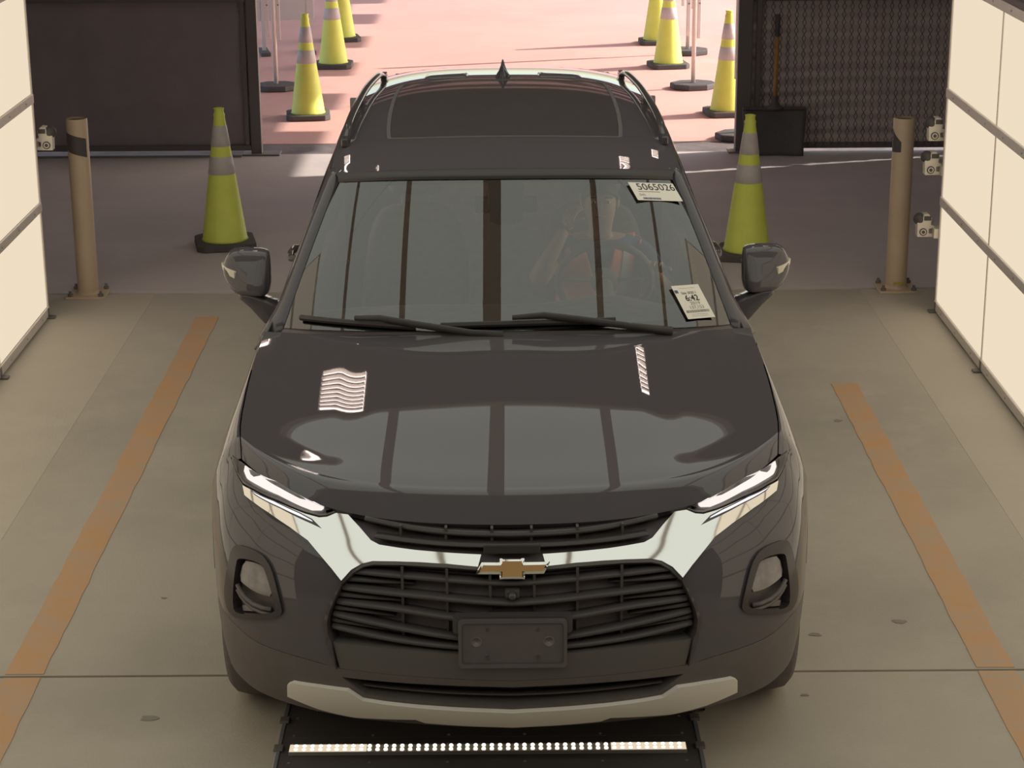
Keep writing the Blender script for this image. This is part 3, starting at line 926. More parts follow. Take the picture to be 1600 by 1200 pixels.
bump = BODY['bezel_out'] + [(.5897,.4707),(.6415,.4773),(.7052,.4822),(.768,.4862),(.8309,.4915),(.8918,.503),(.945,.517),(1.02,.528),(1.10,.53),(1.188,.525)] \
    + [(1.215,.56),(1.255,.61),(1.30,.665),(1.325,.70),(1.350,.74),(1.352,.82),(1.28,.885),(1.18,.94),(1.104,.962),(1.0583,.9525),(.9874,.936),(.9345,.925)] + chrome_low
bumper = both('bumper_corner', S_body, bump, M_paint, holes=[offset_poly(BODY['fog_out'], .006)], rim=.03, step=.025)

# ---- chrome bar
ch = both('chrome_bar', S_chrome, BODY['chrome'], M_chrome, off=.006, rim=.05, step=.012)
sl = both('lamp_slot', S_chrome, BODY['slot'], M_gloss, parent=ch, off=.0075, rim=.004, step=.02)
both('slot_lamp', S_chrome, BODY['slotled'], M_led_s, parent=ch, off=.0095, rim=.003, step=.02)

# ---- headlights
hl = both('headlight', S_body, BODY['headlight'], M_lens, off=.004, rim=.03, step=.02)
both('light_strip', S_body, BODY['led'], M_led_w, parent=hl, off=.012, rim=.008, step=.02)
both('lamp_cover', S_body, offset_poly(BODY['headlight'], .003), M_lampg, parent=hl, off=.018, rim=.012, step=.02)

# ---- grilles
def sym(p):       # half outline that starts and ends on the centre line -> closed outline
    q = [(abs(a) if abs(a) > .004 else 0., b) for a, b in p]
    return q + [(-a, b) for a, b in reversed(q) if a > 0]
up_open = [(0,.9014)]+[(a,b) for a, b in BODY['upper_open'] if a > .01][4::-1]+[(a,b) for a, b in BODY['upper_open'] if a > .01][:4:-1]+[(0,.8275)]
lo_open = [(0,.7956)]+BODY['lower_open'][1:-1]+[(0,.5408)]
ug = panel('upper_grille', S_body, sym([(0,.92),(.30,.925),(.53,.93),(.53,.85),(.44,.81),(0,.80)]), M_dark, car, off=-.052, rim=0, step=.04)
lg = panel('lower_grille', S_body, sym([(0,.83),(.45,.83),(.60,.75),(.64,.61),(.60,.52),(0,.50)]), M_dark, car, off=-.055, rim=0, step=.04)
def sweep(name, pts, h, d, m, parent, off=-.02, n=40, taper=0.):
    """bar that follows the nose: (s, z) polyline, height h, depth d"""
    full = [(-a, b) for a, b in reversed(pts) if a > 0]+list(pts)
    xs = [p[0] for p in full]; zs = [p[1] for p in full]
    rings = []
    for i in range(n+1):
        s = xs[0]+(xs[-1]-xs[0])*i/n
        z = _cr(xs, zs, s)
        p = Vector(S_body(s, z)); q = Vector(S_body(s+.002, z))
        t = (q-p).normalized(); nrm = Vector((t.y, -t.x, 0))
        hh = h*(1-taper*abs(s)/max(abs(xs[0]), .01))
        c = p+nrm*off
        u = Vector((0,0,1))
        prof = [(0,-.5),(.35,-.62),(.35,-.1),(.0,.5),(-1,.35),(-1,-.35)]
        prof = [(.0,-.42),(.25,-.15),(.22,.2),(-.05,.5),(-1,.4),(-1,-.4)]
        rings.append([tuple(c+nrm*d*a+u*hh*b) for a, b in prof])
    return fix_normals(MB().loft(rings).build(name, m, parent, smooth=True, bevel=.002, seg=1))
sweep('slat', [(0,.874),(.28,.8806),(.462,.896)], .018, .03, M_slat, ug)
sweep('slat', [(0,.8485),(.2765,.8527),(.425,.8605)], .014, .03, M_slat, ug)
for z0 in ([(0,.756),(.274,.766),(.49,.771)], [(0,.6975),(.275,.713),(.522,.7212)], [(0,.640),(.17,.65),(.347,.6689),(.540,.6764)],
           [(0,.578),(.17,.5885),(.348,.610),(.553,.636)], [(0,.553),(.17,.558),(.349,.5704),(.558,.5954)]):
    sweep('slat', z0, .021, .036, M_slat, lg, off=-.016)
for z0 in ([(.30,.742),(.40,.743),(.505,.746)], [(.33,.690),(.43,.693),(.535,.698)], [(.36,.640),(.45,.648),(.55,.656)], [(.38,.592),(.47,.604),(.560,.615)]):
    for sg in (1,-1):
        xs = [p[0] for p in z0]; zs = [p[1] for p in z0]
        rings = []
        for i in range(13):
            s = xs[0]+(xs[-1]-xs[0])*i/12
            p = Vector(S_body(s, _cr(xs, zs, s))); q = Vector(S_body(s+.002, p.z)); t = (q-p).normalized(); nr = Vector((t.y,-t.x,0))
            h = .016*(i/12)**.6+.003
            c = p+nr*(-.045+.022*(i/12))
            rings.append([((c+nr*a+Vector((0,0,b))).x*sg, (c+nr*a).y, c.z+b) for a, b in ((0,-h*.5),(.010,-h*.1),(.006,h*.4),(-.02,h*.5),(-.03,-h*.4))])
        fix_normals(MB().loft(rings).build('side_fin', M_slat, lg, smooth=True))
def rib(s, z0, z1, par, off=-.03, w=.004, d=.03):
    for sg in (1,-1):
        p = Vector(S_body(s, (z0+z1)/2)); 
        MB().box((-w,0,z0), (w,d,z1), Matrix.Translation((sg*p.x, p.y-off, 0))).build('rib', M_slat, par)
for s in (.066,.195,.33): rib(s, .555, .80, lg)
for s in (.06,.2,.34): rib(s, .835, .895, ug)
MB().box((-.085,.075,.835), (.085,.09,.865)).build('sensor_mount', mat('seal_black', (.05,.044,.044), .5), ug, bevel=.004)
MB().lathe([(.013,0),(.013,.012),(.008,.02),(.003,.022)], 14, Matrix.Translation((0,.02,.728)) @ Matrix.Rotation(math.pi/2,4,'X')).build('front_camera', M_gloss, car, smooth=True)
MB().box((-.022,.018,.716), (.022,.05,.742)).build('camera_mount', M_slat, car, bevel=.006)
# dark frame around the lower grille
inner = [(a,b) for a, b in BODY['lower_open'] if .44 < a and b > .55]
bz = both('grille_frame', S_body, BODY['bezel_out']+[(.553,.5502)]+list(reversed([(.5142,.7429),(.5354,.699),(.5572,.6504),(.5669,.6098),(.5639,.5768)])), M_slat, off=.008, rim=.07, step=.012, pillow=.004, pw=.006)
panel('grille_frame_top', S_body, sym([(0,.805),(.1015,.805),(.1917,.8105),(.274,.812),(.3473,.8112),(.4206,.808),(.4542,.799),(.4869,.780),(.5183,.7475),(.5142,.7400),(.482,.772),(.450,.791),(.4204,.7985),(.3472,.802),(.2749,.8025),(.1916,.801),(.1053,.797),(0,.790)]), M_clad, car, off=.004, rim=.07, step=.012)
# centre apron below the grille
panel('centre_apron', S_body, sym([(0,.5366),(.171,.5426),(.3107,.5481),(.4498,.5507),(.552,.5505),(.5348,.4636),(.4342,.4613),(.3458,.4597),(.2355,.4584),(.1187,.4558),(0,.4528)]), mat('apron_black', (.12,.11,.106), .30, ior=1.5), car, off=.0, rim=.05, step=.025)
# black lower cladding with its air intake
low_hole = sym([(0,.4293),(.1192,.4315),(.2364,.4329),(.3956,.4318),(.5311,.4318),(.4844,.3945),(.4573,.3749),(.4003,.3687),(.2994,.3655),(.1407,.3588),(0,.3529)])
clad = sym([(0,.4518),(.1187,.4548),(.2355,.4574),(.3458,.4587),(.4342,.4603),(.5348,.4626),(.5897,.4687),(.6415,.4753),(.7052,.4802),(.768,.4842),(.8309,.4895),(.8918,.501),(.945,.515),(1.02,.526),(1.10,.528),(1.188,.523),(1.175,.43),(1.155,.36),(1.05,.315),(.9,.285),(.72,.27),(.5,.25),(.25,.245),(0,.24)])
panel('lower_cladding', S_body, clad, M_clad, car, holes=[low_hole], off=0, rim=.05, step=.028)
li = panel('lower_intake', S_body, sym([(0,.45),(.57,.45),(.55,.37),(.42,.35),(0,.335)]), mat('seal_black'), car, off=-.06, rim=0, step=.04)
sweep('slat', [(0,.391),(.2,.394),(.47,.402)], .010, .03, M_slat, li, off=-.022)
for s in (.066,.195,.31): rib(s, .358, .43, li, off=-.05)
both('skid_plate', S_body, [(.7205,.3736),(.7003,.3864),(.6085,.3914),(.5116,.393),(.4901,.3781),(.467,.3603),(.4015,.355),(.3004,.3504),(.1411,.345),(0.0,.3400),(0.0,.2690),(.1237,.2731),(.2752,.2806),(.3046,.295),(.4088,.2854),(.5047,.2787),(.5688,.2862),(.6229,.2948),(.6775,.3104),(.7295,.3237)], M_skid, off=.014, rim=.05, step=.02)

# ---- fog lamp pods
M_bezel = mat('bezel_black', (.045,.039,.040), .25)
pods = both('fog_lamp', S_body, round_poly(BODY['fog_out']), M_bezel, off=.010, rim=.045, step=.012, holes=[round_poly(BODY['fog_in'])])
both('pod_floor', S_body, offset_poly(BODY['fog_in'], -.01), M_clad, parent=pods, off=-.022, rim=0, step=.02)
both('lens', S_body, round_poly(BODY['lens']), M_lens, parent=pods, off=-.004, rim=.02, step=.015)
both('marker_lens', S_body, BODY['lens2'], M_lens, parent=pods, off=-.010, rim=.015, step=.015)
for i, sg in enumerate((1,-1)):
    pts = [(.918,.668),(.90,.652),(.875,.638),(.84,.628),(.80,.625),(.765,.628)]
    mb = MB()
    for dz, rr in ((-.008,.0075),(-.024,.0065)):
        mb.tube([(Vector(S_body(a, b+dz)).x*sg, S_body(a, b+dz)[1]-.002, b+dz) for a, b in pts], rr, 8)
    mb.build('divider_bar', M_clad, pods[i], smooth=True)

# ---- emblem
k = .00185
def ez(v): return .7919+(893.7-v)*(.8252-.7919)/20.7
em_px = [(743,894),(753,873.5),(782,873.5),(782,866.5),(822,866.5),(822,873.5),(863,873.5),(853,894),(822,894),(822,903),(782,903),(782,894)]
em = [((u-802)*k, ez(v)) for u, v in em_px]
def S_flat(a, b): return (a, .030+.25*a*a+(b-.80)*.35, b)
emb = panel('emblem', S_flat, em, M_chrome, car, off=.0, rim=.03, step=.008, pillow=.006, pw=.007)
panel('emblem_fill', S_flat, offset_poly(em, .0078), M_gold, emb, off=.0068, rim=.003, step=.01)

# ---- number plate bracket (empty)
def rrect(w, h, r, n=5, cx=0., cz=0.):
    out = []
    for sx, sz, a0 in ((1,1,0),(-1,1,90),(-1,-1,180),(1,-1,270)):
        for i in range(n+1):
            a = R(a0+90*i/n)
            out.append((cx+sx*(w-r)+r*math.cos(a), cz+sz*(h-r)+r*math.sin(a)))
    return out
def S_pl(a, b): return (a, -.016+(b-.59)*-.03, b)
plate = panel('plate_bracket', S_pl, rrect(.160,.0765,.014,cz=.587), M_clad, car, off=0, rim=.035, step=.02)
panel('raised_rim', S_pl, rrect(.162,.0785,.014,cz=.587), M_clad, plate, off=.006, rim=.012, step=.01, holes=[rrect(.152,.068,.012,cz=.587)])
panel('back_flange', S_pl, rrect(.178,.028,.012,cz=.645), M_slat, plate, off=-.006, rim=.03, step=.02)
for sg in (1,-1):
    MB().lathe([(.017,0),(.015,.001),(.012,-.004),(.001,-.0045)], 18, Matrix.Translation((sg*.108,-.0165,.592)) @ Matrix.Rotation(math.pi/2,4,'X')).build('mount_hole', M_dark, plate, smooth=True)
    for zz in (.541,.632):
        MB().lathe([(.005,0),(.005,.003),(.002,.004)], 8, Matrix.Translation((sg*.075,-.0165,zz)) @ Matrix.Rotation(math.pi/2,4,'X')).build('clip', M_gloss, plate)

# ---- cladding round the wheels, sills
for yc, nm in ((AX_F,0),(AX_R,1)):
    ring = arch(yc,.442,0,150 if nm == 0 else 172,4,22)+list(reversed(arch(yc,.404,0,150 if nm == 0 else 172,4,22)))
    both('wheel_arch_trim', S_body, ring, M_clad, off=.001, rim=.03, step=.03)
both('sill', S_body, [(s_at_y(1.40),.40),(s_at_y(1.40),.25),(s_at_y(3.36),.25),(s_at_y(3.36),.40)], M_clad, off=.004, rim=.04, step=.06)

# ---- doors and quarter panels
def side_poly(pts): return [(s_at_y(y), z) for y, z in pts]
fd = both('front_door', S_body, side_poly([(1.62,.405),(2.655,.405),(2.655,1.04),(1.745,1.04),(1.72,.86),(1.62,.84)]), M_paint, rim=.02, step=.05)
rd = both('rear_door', S_body, side_poly([(2.663,.405),(3.42,.405),(3.40,.55),(3.47,.70),(3.60,.82),(3.66,.90),(3.66,1.04),(2.663,1.04)]), M_paint, rim=.02, step=.05)
qp = [(s_at_y(3.668),1.04),(s_at_y(3.668),.90),(s_at_y(3.62),.81)]+arch(AX_R,.41,0,116,5,14)+[(s_at_y(4.27),.42),(STOT-.002,.42),(STOT-.002,1.04)]
both('rear_quarter', S_body, qp, M_paint, rim=.02, step=.05)
both('rear_cladding', S_body, [(s_at_y(4.26),.415),(s_at_y(4.28),.30),(STOT,.30),(STOT,.415)], M_clad, rim=.03, step=.06)
both('tail_light', S_body, side_poly([(4.38,.96),(4.38,.90)])+[(STOT-.35,.90),(STOT-.35,.985),(s_at_y(4.45),1.0)], M_red, off=.012, rim=.02, step=.04)
for i, sg in enumerate((1,-1)):
    for dr, y in ((fd[i],2.50),(rd[i],3.45)):
        p = Vector(S_body(s_at_y(y), .94)); x = p.x
        mb = MB().tube([(sg*(x-.01),y-.11,.935),(sg*(x+.030),y-.085,.938),(sg*(x+.036),y,.94),(sg*(x+.030),y+.085,.94),(sg*(x-.01),y+.11,.94)], [.014,.017,.018,.017,.014], 10)
        mb.build('door_handle', M_gloss, dr, smooth=True)

# ---- cowl and A pillars
def cowl(u, v):
    x = (u*2-1)*.87
    a = x/.835
    h = Vector(S_hood(x, .985)); h.z -= .018
    g = Vector(S_glass(max(-1.03,min(1.03,a)), .03)); g.z -= .006
    p = h.lerp(g, v); p.z -= .012*4*v*(1-v)
    return tuple(p)
MB().grid(cowl, 40, 6).build('cowl', M_clad, car, smooth=True)
for sg in (1,-1):
    rings = []
    for i in range(15):
        t = -.06+1.09*i/14
        p = Vector(S_glass(1.0, t))
        tb = max(0, 1-t*6)
        sec = [p+Vector((-.012,.004,-.012)), p+Vector((-.006,-.002,.006)), p+Vector((.016,.004,.014)), p+Vector((.038+.02*tb,.024,.008)), p+Vector((.052+.02*tb,.06,-.012)), p+Vector((.050+.02*tb,.10,-.04)), p+Vector((.02,.09,-.05))]
        rings.append([(sg*q.x, q.y, q.z) for q in sec])
    o = MB().loft(rings).build('a_pillar', M_paint, car, smooth=True)
    fix_normals(o)
    # filler between pillar foot, wing and door
    MB().grid(lambda u, v: tuple((lambda a, b, c, d: (lambda p: Vector((p.x*sg,p.y,p.z)))((a.lerp(b,u)).lerp(d.lerp(c,u),v)))(Vector((.885,1.66,1.066)), Vector((.935,1.72,.99)), Vector((.905,1.95,1.045)), Vector((.86,1.80,1.11)))), 6, 6).build('pillar_foot', M_gloss, car, smooth=True, solid=.01)

# ---- windscreen
ws = [(a, 0) for a in [-1+2*i/16 for i in range(17)]]+[(1,1)]+[(a, 1) for a in [1-2*i/16 for i in range(1,17)]]
def S_gl(a, b): return S_glass(a/.75, b/.70)      # domain in metres
wsm = [(a*.75, b*.70) for a, b in ws]
shield = panel('windscreen', S_gl, wsm, M_shield, car, off=0, rim=0, step=.035)
frit_in = [(a*.75, t*.70) for a, t in ((-.80,.055),(-.4,.035),(0,.03),(.4,.035),(.80,.055),(.875,.10),(.915,.25),(.945,.55),(.955,.80),(.90,.905),(.5,.92),(.10,.925),(.085,.66),(.04,.64),(-.04,.64),(-.085,.66),(-.10,.925),(-.5,.92),(-.90,.905),(-.955,.80),(-.945,.55),(-.915,.25),(-.875,.10))]
panel('black_border', S_gl, offset_poly(wsm, .002), M_frit, shield, holes=[frit_in], off=-.004, rim=0, step=.03)

M_seal = mat('seal_black', (.05,.044,.044), .5)
# rounded black strip where roof meets glass, added to imitate a dark reflected band
def header(u, v):
    a = (u*2-1)*.985
    p0 = Vector(S_glass(a, .945)); p1 = Vector(S_roof(a*.98, 2.175))
    pts = [p0+Vector((0,-.002,.001)), p0+Vector((0,.000,.013)), p0+Vector((0,.010,.020)), p1+Vector((0,-.012,.0035)), p1+Vector((0,.006,.002))]
    k = v*4; i = min(3, int(k)); f = k-i
    return tuple(pts[i].lerp(pts[i+1], f))
MB().grid(header, 40, 16).build('dark_band_strip', M_seal, car, smooth=True)

# ---- roof
RY0 = 2.165
def S_rf(a, y): return S_roof(a/.68, y)
def rpoly(a0, a1, y0, y1, n=10):
    return [(a0+(a1-a0)*i/n, y0) for i in range(n)]+[(a1, y0+(y1-y0)*i/n) for i in range(n)]+[(a1+(a0-a1)*i/n, y1) for i in range(n)]+[(a0, y1+(y0-y1)*i/n) for i in range(n)]
sun_poly = round_poly([(-.455,2.56),(0,2.56),(.455,2.56),(.475,2.60),(.50,3.2),(.502,3.78),(.48,3.82),(0,3.82),(-.48,3.82),(-.502,3.78),(-.50,3.2),(-.475,2.60)])
roof = panel('roof', S_rf, rpoly(-.68,.68,RY0,4.50), M_paint, car, holes=[sun_poly], rim=.03, step=.035)
panel('sunroof', S_rf, offset_poly(sun_poly, .006), M_sunroof, roof, off=-.001, rim=.02, step=.05)
panel('sunroof_seal', S_rf, offset_poly(sun_poly, -.004), M_clad, roof, off=.0015, rim=.01, step=.03, holes=[offset_poly(sun_poly, .012)])
# pressed beads behind the sunroof
for sg in (1,-1):
    panel('roof_bead', S_rf, [(sg*.18,3.93),(sg*.40,3.93),(sg*.40,4.06),(sg*.18,4.06)], M_paint, roof, off=.001, rim=0, step=.012, pillow=.008, pw=.03)
for sg in (1,-1):
    pts = []
    for i in range(25):
        y = 2.50+(4.25-2.50)*i/24
        p = Vector(S_roof(.945, y)); h = .034*min(1, smooth(0,.12,i/24)*smooth(0,.12,1-i/24)*1.0)
        pts.append((sg*p.x, p.y, p.z+.004+h))
    MB().tube(pts, [.010]+[.017]*23+[.010], 10, flat=.8).build('roof_rail', M_gloss, roof, smooth=True)
    for y in (2.55,3.38,4.2):
        p = Vector(S_roof(.945, y)); MB().box((sg*p.x-.014,p.y-.05,p.z-.005), (sg*p.x+.014,p.y+.05,p.z+.03)).build('rail_foot', M_gloss, roof, bevel=.006)
# shark-fin aerial
fin = []
py0, pz0 = 3.90, 1.655
for zz, y0, y1, w in ((-.004,-.075,.11,.040),(.012,-.062,.105,.032),(.03,-.025,.10,.019),(.05,.02,.098,.010),(.068,.060,.100,.005),(.074,.078,.100,.003)):
    fin.append([(w*math.cos(2*math.pi*i/16)*(.25+.75*(.5+.5*math.sin(2*math.pi*i/16)) if math.sin(2*math.pi*i/16) < 0 else 1), py0+(y0+y1)/2+(y1-y0)/2*math.sin(2*math.pi*i/16), pz0+zz) for i in range(16)])
fix_normals(MB().loft(fin).build('aerial_fin', M_gloss, roof, smooth=True))

# ---- side glass frames
def roof_edge(y):
    y0 = max(2.15, y)
    for _ in range(8): y0 = y-.17*(1-smooth(2.15,3.2,y0)) if y > 2.32 else 2.15
    p = S_roof(1, y0); return p[0], p[2]
def S_sidew(y, z):
    xb = S_body(s_at_y(min(y,4.35)), 1.035)[0]-max(0,y-4.35)*.35
    xr, zr = roof_edge(max(y, 2.33))
    k = (z-1.035)/(zr-1.035)
    return (xb+(xr-xb)*k+.018*4*k*(1-k), y, z)
def ze(y, d=0.): return roof_edge(max(y,2.33))[1]-d
frame = [(1.78,1.035),(2.0,1.20),(2.2,1.36),(2.40,1.505),(2.55,ze(2.55)),(3.0,ze(3.0)),(3.5,ze(3.5)),(4.0,ze(4.0)),(4.42,ze(4.42)),(4.68,1.035)]
w1 = [(1.98,1.06),(2.60,1.06),(2.60,ze(2.6,.05)),(2.46,1.475)]
w2 = [(2.68,1.06),(3.50,1.06),(3.58,ze(3.58,.06)),(3.1,ze(3.1,.05)),(2.68,ze(2.68,.05))]
w3 = [(3.60,1.10),(4.10,1.16),(4.28,1.30),(4.22,ze(4.2,.12)),(3.68,ze(3.7,.07))]
fr = both('window_frame', S_sidew, frame, M_gloss, holes=[w1,w2,w3], rim=.02, step=.05, flip=1)
for w in (w1,w2,w3):
    both('side_window', S_sidew, offset_poly(w, -.004), M_side, parent=fr, off=-.006, rim=0, step=.08)

# ---- tail: hatch glass and spoiler
def hatch(u, v):
    a = u*2-1
    b = Vector((.74*a, 4.72-.10*a*a, 1.03)); t = Vector((.58*a, 4.50, S_roof(a,4.5)[2]))
    p = b.lerp(t, v); p.y += .05*4*v*(1-v); return tuple(p)
MB().grid(hatch, 12, 8, True).build('rear_window', M_backglass, car, smooth=True)
def shelf(u, v):
    a = u*2-1
    b = Vector((.74*a, 4.72-.10*a*a, 1.03)); c = Vector((.80*a, 4.80-.14*a*a, 1.0)); return tuple(b.lerp(c, v))
MB().grid(shelf, 12, 2).build('hatch_ledge', M_paint, car, smooth=True)
MB().box((-.54,4.44,1.545),(.54,4.62,1.57)).build('spoiler', M_gloss, car, bevel=.01)

# ---- door mirrors
def mirror(sg):
    # outline seen from the front: (outwards from the car, height)
    prof = [(.000,.070),(.010,.082),(.035,.087),(.10,.087),(.150,.083),(.172,.060),(.186,.020),(.184,-.010),(.165,-.048),(.135,-.082),(.105,-.088),(.05,-.088),(.012,-.086),(.000,-.070)]
    cx, cy, cz = .905, 2.02, 1.212
    rings = []
    for dy, sc, dxx in ((-.066,.30,.01),(-.063,.60,.006),(-.055,.84,.003),(-.036,.965,.0),(0,1.0,0),(.05,1.0,0),(.075,.97,0)):
        mx, mz = .085, .0
        rings.append([(sg*(cx+mx+(a-mx)*sc+dxx*.3), cy+dy+.18*(mx+(a-mx)*sc)+.42*b*sc*max(0,-dy)/.066, cz+(b-mz)*sc) for a, b in prof])
    hs = MB().loft(rings).build('door_mirror', M_paint, car, smooth=True, sub=1)
    fix_normals(hs)
    MB().loft([[(sg*(cx+.085+(a-.085)*.90), cy+.0755+.18*a, cz+b*.90) for a, b in prof],[(sg*(cx+.085+(a-.085)*.90), cy+.077+.18*a, cz+b*.90) for a, b in prof]]).build('mirror_glass', M_chrome, hs)
    # indicator on the outer front edge
    ind = []
    for a, b, h, dy in ((.128,.004,.013,-.066),(.148,.010,.013,-.058),(.166,.017,.012,-.042),(.180,.022,.010,-.012),(.187,.024,.008,.02)):
        yy = cy+dy+.18*a-.006+.42*b*max(0,-dy)/.066
        ind.append([(sg*(cx+a+.004),yy,cz+b-h-.002),(sg*(cx+a+.004),yy,cz+b+h-.002),(sg*(cx+a-.01),yy+.02,cz+b+h-.002),(sg*(cx+a-.01),yy+.02,cz+b-h-.002)])
    fix_normals(MB().loft(ind).build('indicator', mat('indicator_lens', (.75,.68,.55), .2), hs, smooth=False, bevel=.002))
    arm = []
    for x, z, hw, hh in ((cx+.115,cz-.078,.050,.010),(cx+.075,cz-.100,.050,.026),(cx+.03,cz-.135,.05,.045),(cx-.03,cz-.180,.055,.062)):
        arm.append([(sg*x, cy-.01-hw, z-hh),(sg*(x),cy-.01+hw,z-hh),(sg*(x),cy-.01+hw,z+hh),(sg*x,cy-.01-hw,z+hh)])
    fix_normals(MB().loft(arm).build('mirror_arm', M_paint, hs, smooth=True, bevel=.008))
for sg in (1,-1): mirror(sg)

# ---- wipers
def gp(a, t, h): 
    p = Vector(S_glass(a, t)); q = Vector(S_glass(a+.01, t)); r = Vector(S_glass(a, t+.01))
    return p+(q-p).cross(r-p).normalized()*h
def wiper(b0, b1, arm_pts):
    t = MB().tube([gp(b0[0]+(b1[0]-b0[0])*i/10, b0[1]+(b1[1]-b0[1])*i/10, .012) for i in range(11)], .011, 6).build('wiper', M_seal, car)
    MB().tube([gp(a, tt, h) for a, tt, h in arm_pts], [.009]+[.013]*(len(arm_pts)-2)+[.018], 8).build('wiper_arm', M_seal, t, smooth=True)
wiper((-.915,.055), (-.40,.012), [(-.66,.045,.03),(-.55,.04,.035),(-.40,.012,.03),(-.15,-.03,.02),(-.02,-.04,.015)])
wiper((-.29,.020), (.47,.042), [(.02,.045,.03),(.16,.050,.036),(.30,.03,.034),(.55,-.01,.025),(.70,-.035,.018)])

# ---- wheels
def make_wheel():
    w = MB()
    RT, RW_ = .378, .118
    prof = [(.24,-RW_*.85),(.30,-RW_*1.0),(.345,-RW_*.98),(.368,-RW_*.80),(.376,-RW_*.5),(RT,0),(.376,RW_*.5),(.368,RW_*.80),(.345,RW_*.98),(.30,RW_),(.24,RW_*.85)]
    rot = Matrix.Rotation(math.pi/2, 4, 'Y')
    t = MB().lathe(prof, 56, rot, cap=False).build('wheel', M_tire, car, smooth=True)
    MB().lathe([(.243,-.10),(.235,-.06),(.225,.0),(.235,.06),(.248,.095),(.240,.10),(.228,.07)], 40, rot, cap=False).build('rim', M_rim, t, smooth=True)
    MB().lathe([(.16,.01),(.16,.03)], 32, rot).build('brake_disc', M_grey, t)
    hub = MB().lathe([(.06,.03),(.06,.085),(.045,.095)], 24, rot).build('hub', M_rim, t)
    for k in range(5):
        for d in (-.16,.16):
            a = 2*math.pi*k/5
            p = [(.07,0,0),(0,0,0)]
            MB().tube([(.085,.05*math.cos(a),.05*math.sin(a)),(.088,.15*math.cos(a+d*.6),.15*math.sin(a+d*.6)),(.085,.235*math.cos(a+d),.235*math.sin(a+d))], [.018,.013,.014], 6).build('spoke', M_rim, t)
    # tread grooves
    return t
w0 = make_wheel()
for i, (x, y, rz) in enumerate(((.838,AX_F,0),(-.838,AX_F,math.pi),(.838,AX_R,0),(-.838,AX_R,math.pi))):
    o = w0 if i == 0 else copy_tree(w0, car)
    o.location = (x, y, AX_Z); o.rotation_euler = (0,0,rz)

# ---- cabin
def dash(u, v):
    x = (u*2-1)*.76
    pts = [(1.66,1.05),(1.80,1.085),(1.98,1.085),(2.10,1.06),(2.17,1.0),(2.18,.88),(2.14,.70)]
    k = v*6; i = min(5, int(k)); f = k-i
    y = pts[i][0]*(1-f)+pts[i+1][0]*f; z = pts[i][1]*(1-f)+pts[i+1][1]*f
    hump = .035*math.exp(-((x-.39)/.17)**2)*(1 if v < .6 else .3)
    return (x, y, z+hump-.03*(x/.76)**4)
MB().grid(dash, 36, 18).build('dashboard', M_cabin, car, smooth=True)
MB().box((-.72,1.75,.42), (.72,4.30,.46)).build('cabin_floor', M_cabin, car)
MB().box((-.74,4.28,.42), (.74,4.32,1.5)).build('cabin_back', M_cabin, car)
for sg in (1,-1):
    MB().box((sg*.80-.02,1.80,.45),(sg*.80+.02,4.3,1.02)).build('door_lining', M_cabin, car)
MB().box((-.12,2.2,.45), (.12,3.0,.80)).build('centre_console', M_cabin, car, bevel=.03)
panel('headliner', S_rf, rpoly(-.645,.645,2.2,4.4), M_cabin, car, off=-.045, rim=0, step=.06, holes=[offset_poly(sun_poly, .02)])
panel('sunroof_surround', S_rf, offset_poly(sun_poly, -.006), M_cabin, roof, off=-.006, rim=.04, step=.04, holes=[offset_poly(sun_poly, .016)])
def seat(x, y):
    s = MB()
    def cush(u, v):
        a = u*2*math.pi
        return (0,0,0)
    rings = []
    for yy, hw, zt, zb in ((-.25,.20,.69,.56),(-.22,.245,.71,.52),(.0,.25,.69,.50),(.22,.25,.67,.50),(.27,.23,.64,.52)):
        rings.append([(x-hw,y+yy,zb),(x+hw,y+yy,zb),(x+hw,y+yy,zt-.03),(x+hw*.7,y+yy,zt),(x-hw*.7,y+yy,zt),(x-hw,y+yy,zt-.03)])
    t = MB().loft(rings).build('seat', M_seat, car, smooth=True, sub=1); fix_normals(t)
    rings = []
    for z, hw, yf, th in ((.64,.22,.20,.12),(.80,.25,.22,.13),(1.0,.25,.27,.12),(1.16,.21,.31,.10),(1.24,.15,.33,.07)):
        rings.append([(x-hw,y+yf-.03,z),(x-hw*.6,y+yf,z),(x+hw*.6,y+yf,z),(x+hw,y+yf-.03,z),(x+hw*.9,y+yf+th,z),(x-hw*.9,y+yf+th,z)])
    fix_normals(MB().loft(rings).build('seat_back', M_seat, t, smooth=True, sub=1))
    MB().box((x-.12,y+.30,1.27),(x+.12,y+.38,1.44)).build('headrest', M_seat, t, bevel=.035, seg=4)
    for sx in (-.06,.06):
        MB().tube([(x+sx,y+.35,1.20),(x+sx,y+.34,1.30)], .006, 6).build('headrest_post', M_grey, t)
    return t
seat(.385, 2.82); seat(-.385, 2.82)
# steering wheel
SWC = Vector((.398,2.42,1.065)); tilt = R(24)
def swp(a, r, h=0.):
    return SWC+Vector((r*math.cos(a), -math.sin(tilt)*r*math.sin(a)*1.0-h*math.cos(tilt), math.cos(tilt)*r*math.sin(a)-h*math.sin(tilt)))
sw = MB().tube([swp(2*math.pi*i/40, .188) for i in range(41)], .016, 10, cap=False).build('steering_wheel', M_cabin, car, smooth=True)
for a in (R(5), R(175), R(270)):
    MB().tube([swp(a,.03), swp(a,.18)], [.02,.012], 8, flat=.5).build('wheel_spoke', M_cabin, sw, smooth=True)
hubm = MB().loft([[tuple(swp(2*math.pi*i/20, r, h)) for i in range(20)] for r, h in ((.05,.03),(.055,0),(.045,-.03))]); fix_normals(hubm.build('wheel_hub', M_cabin, sw, smooth=True))
MB().tube([tuple(SWC), tuple(SWC+Vector((0,-.35,-.15)))], .035, 10).build('steering_column', M_cabin, sw)
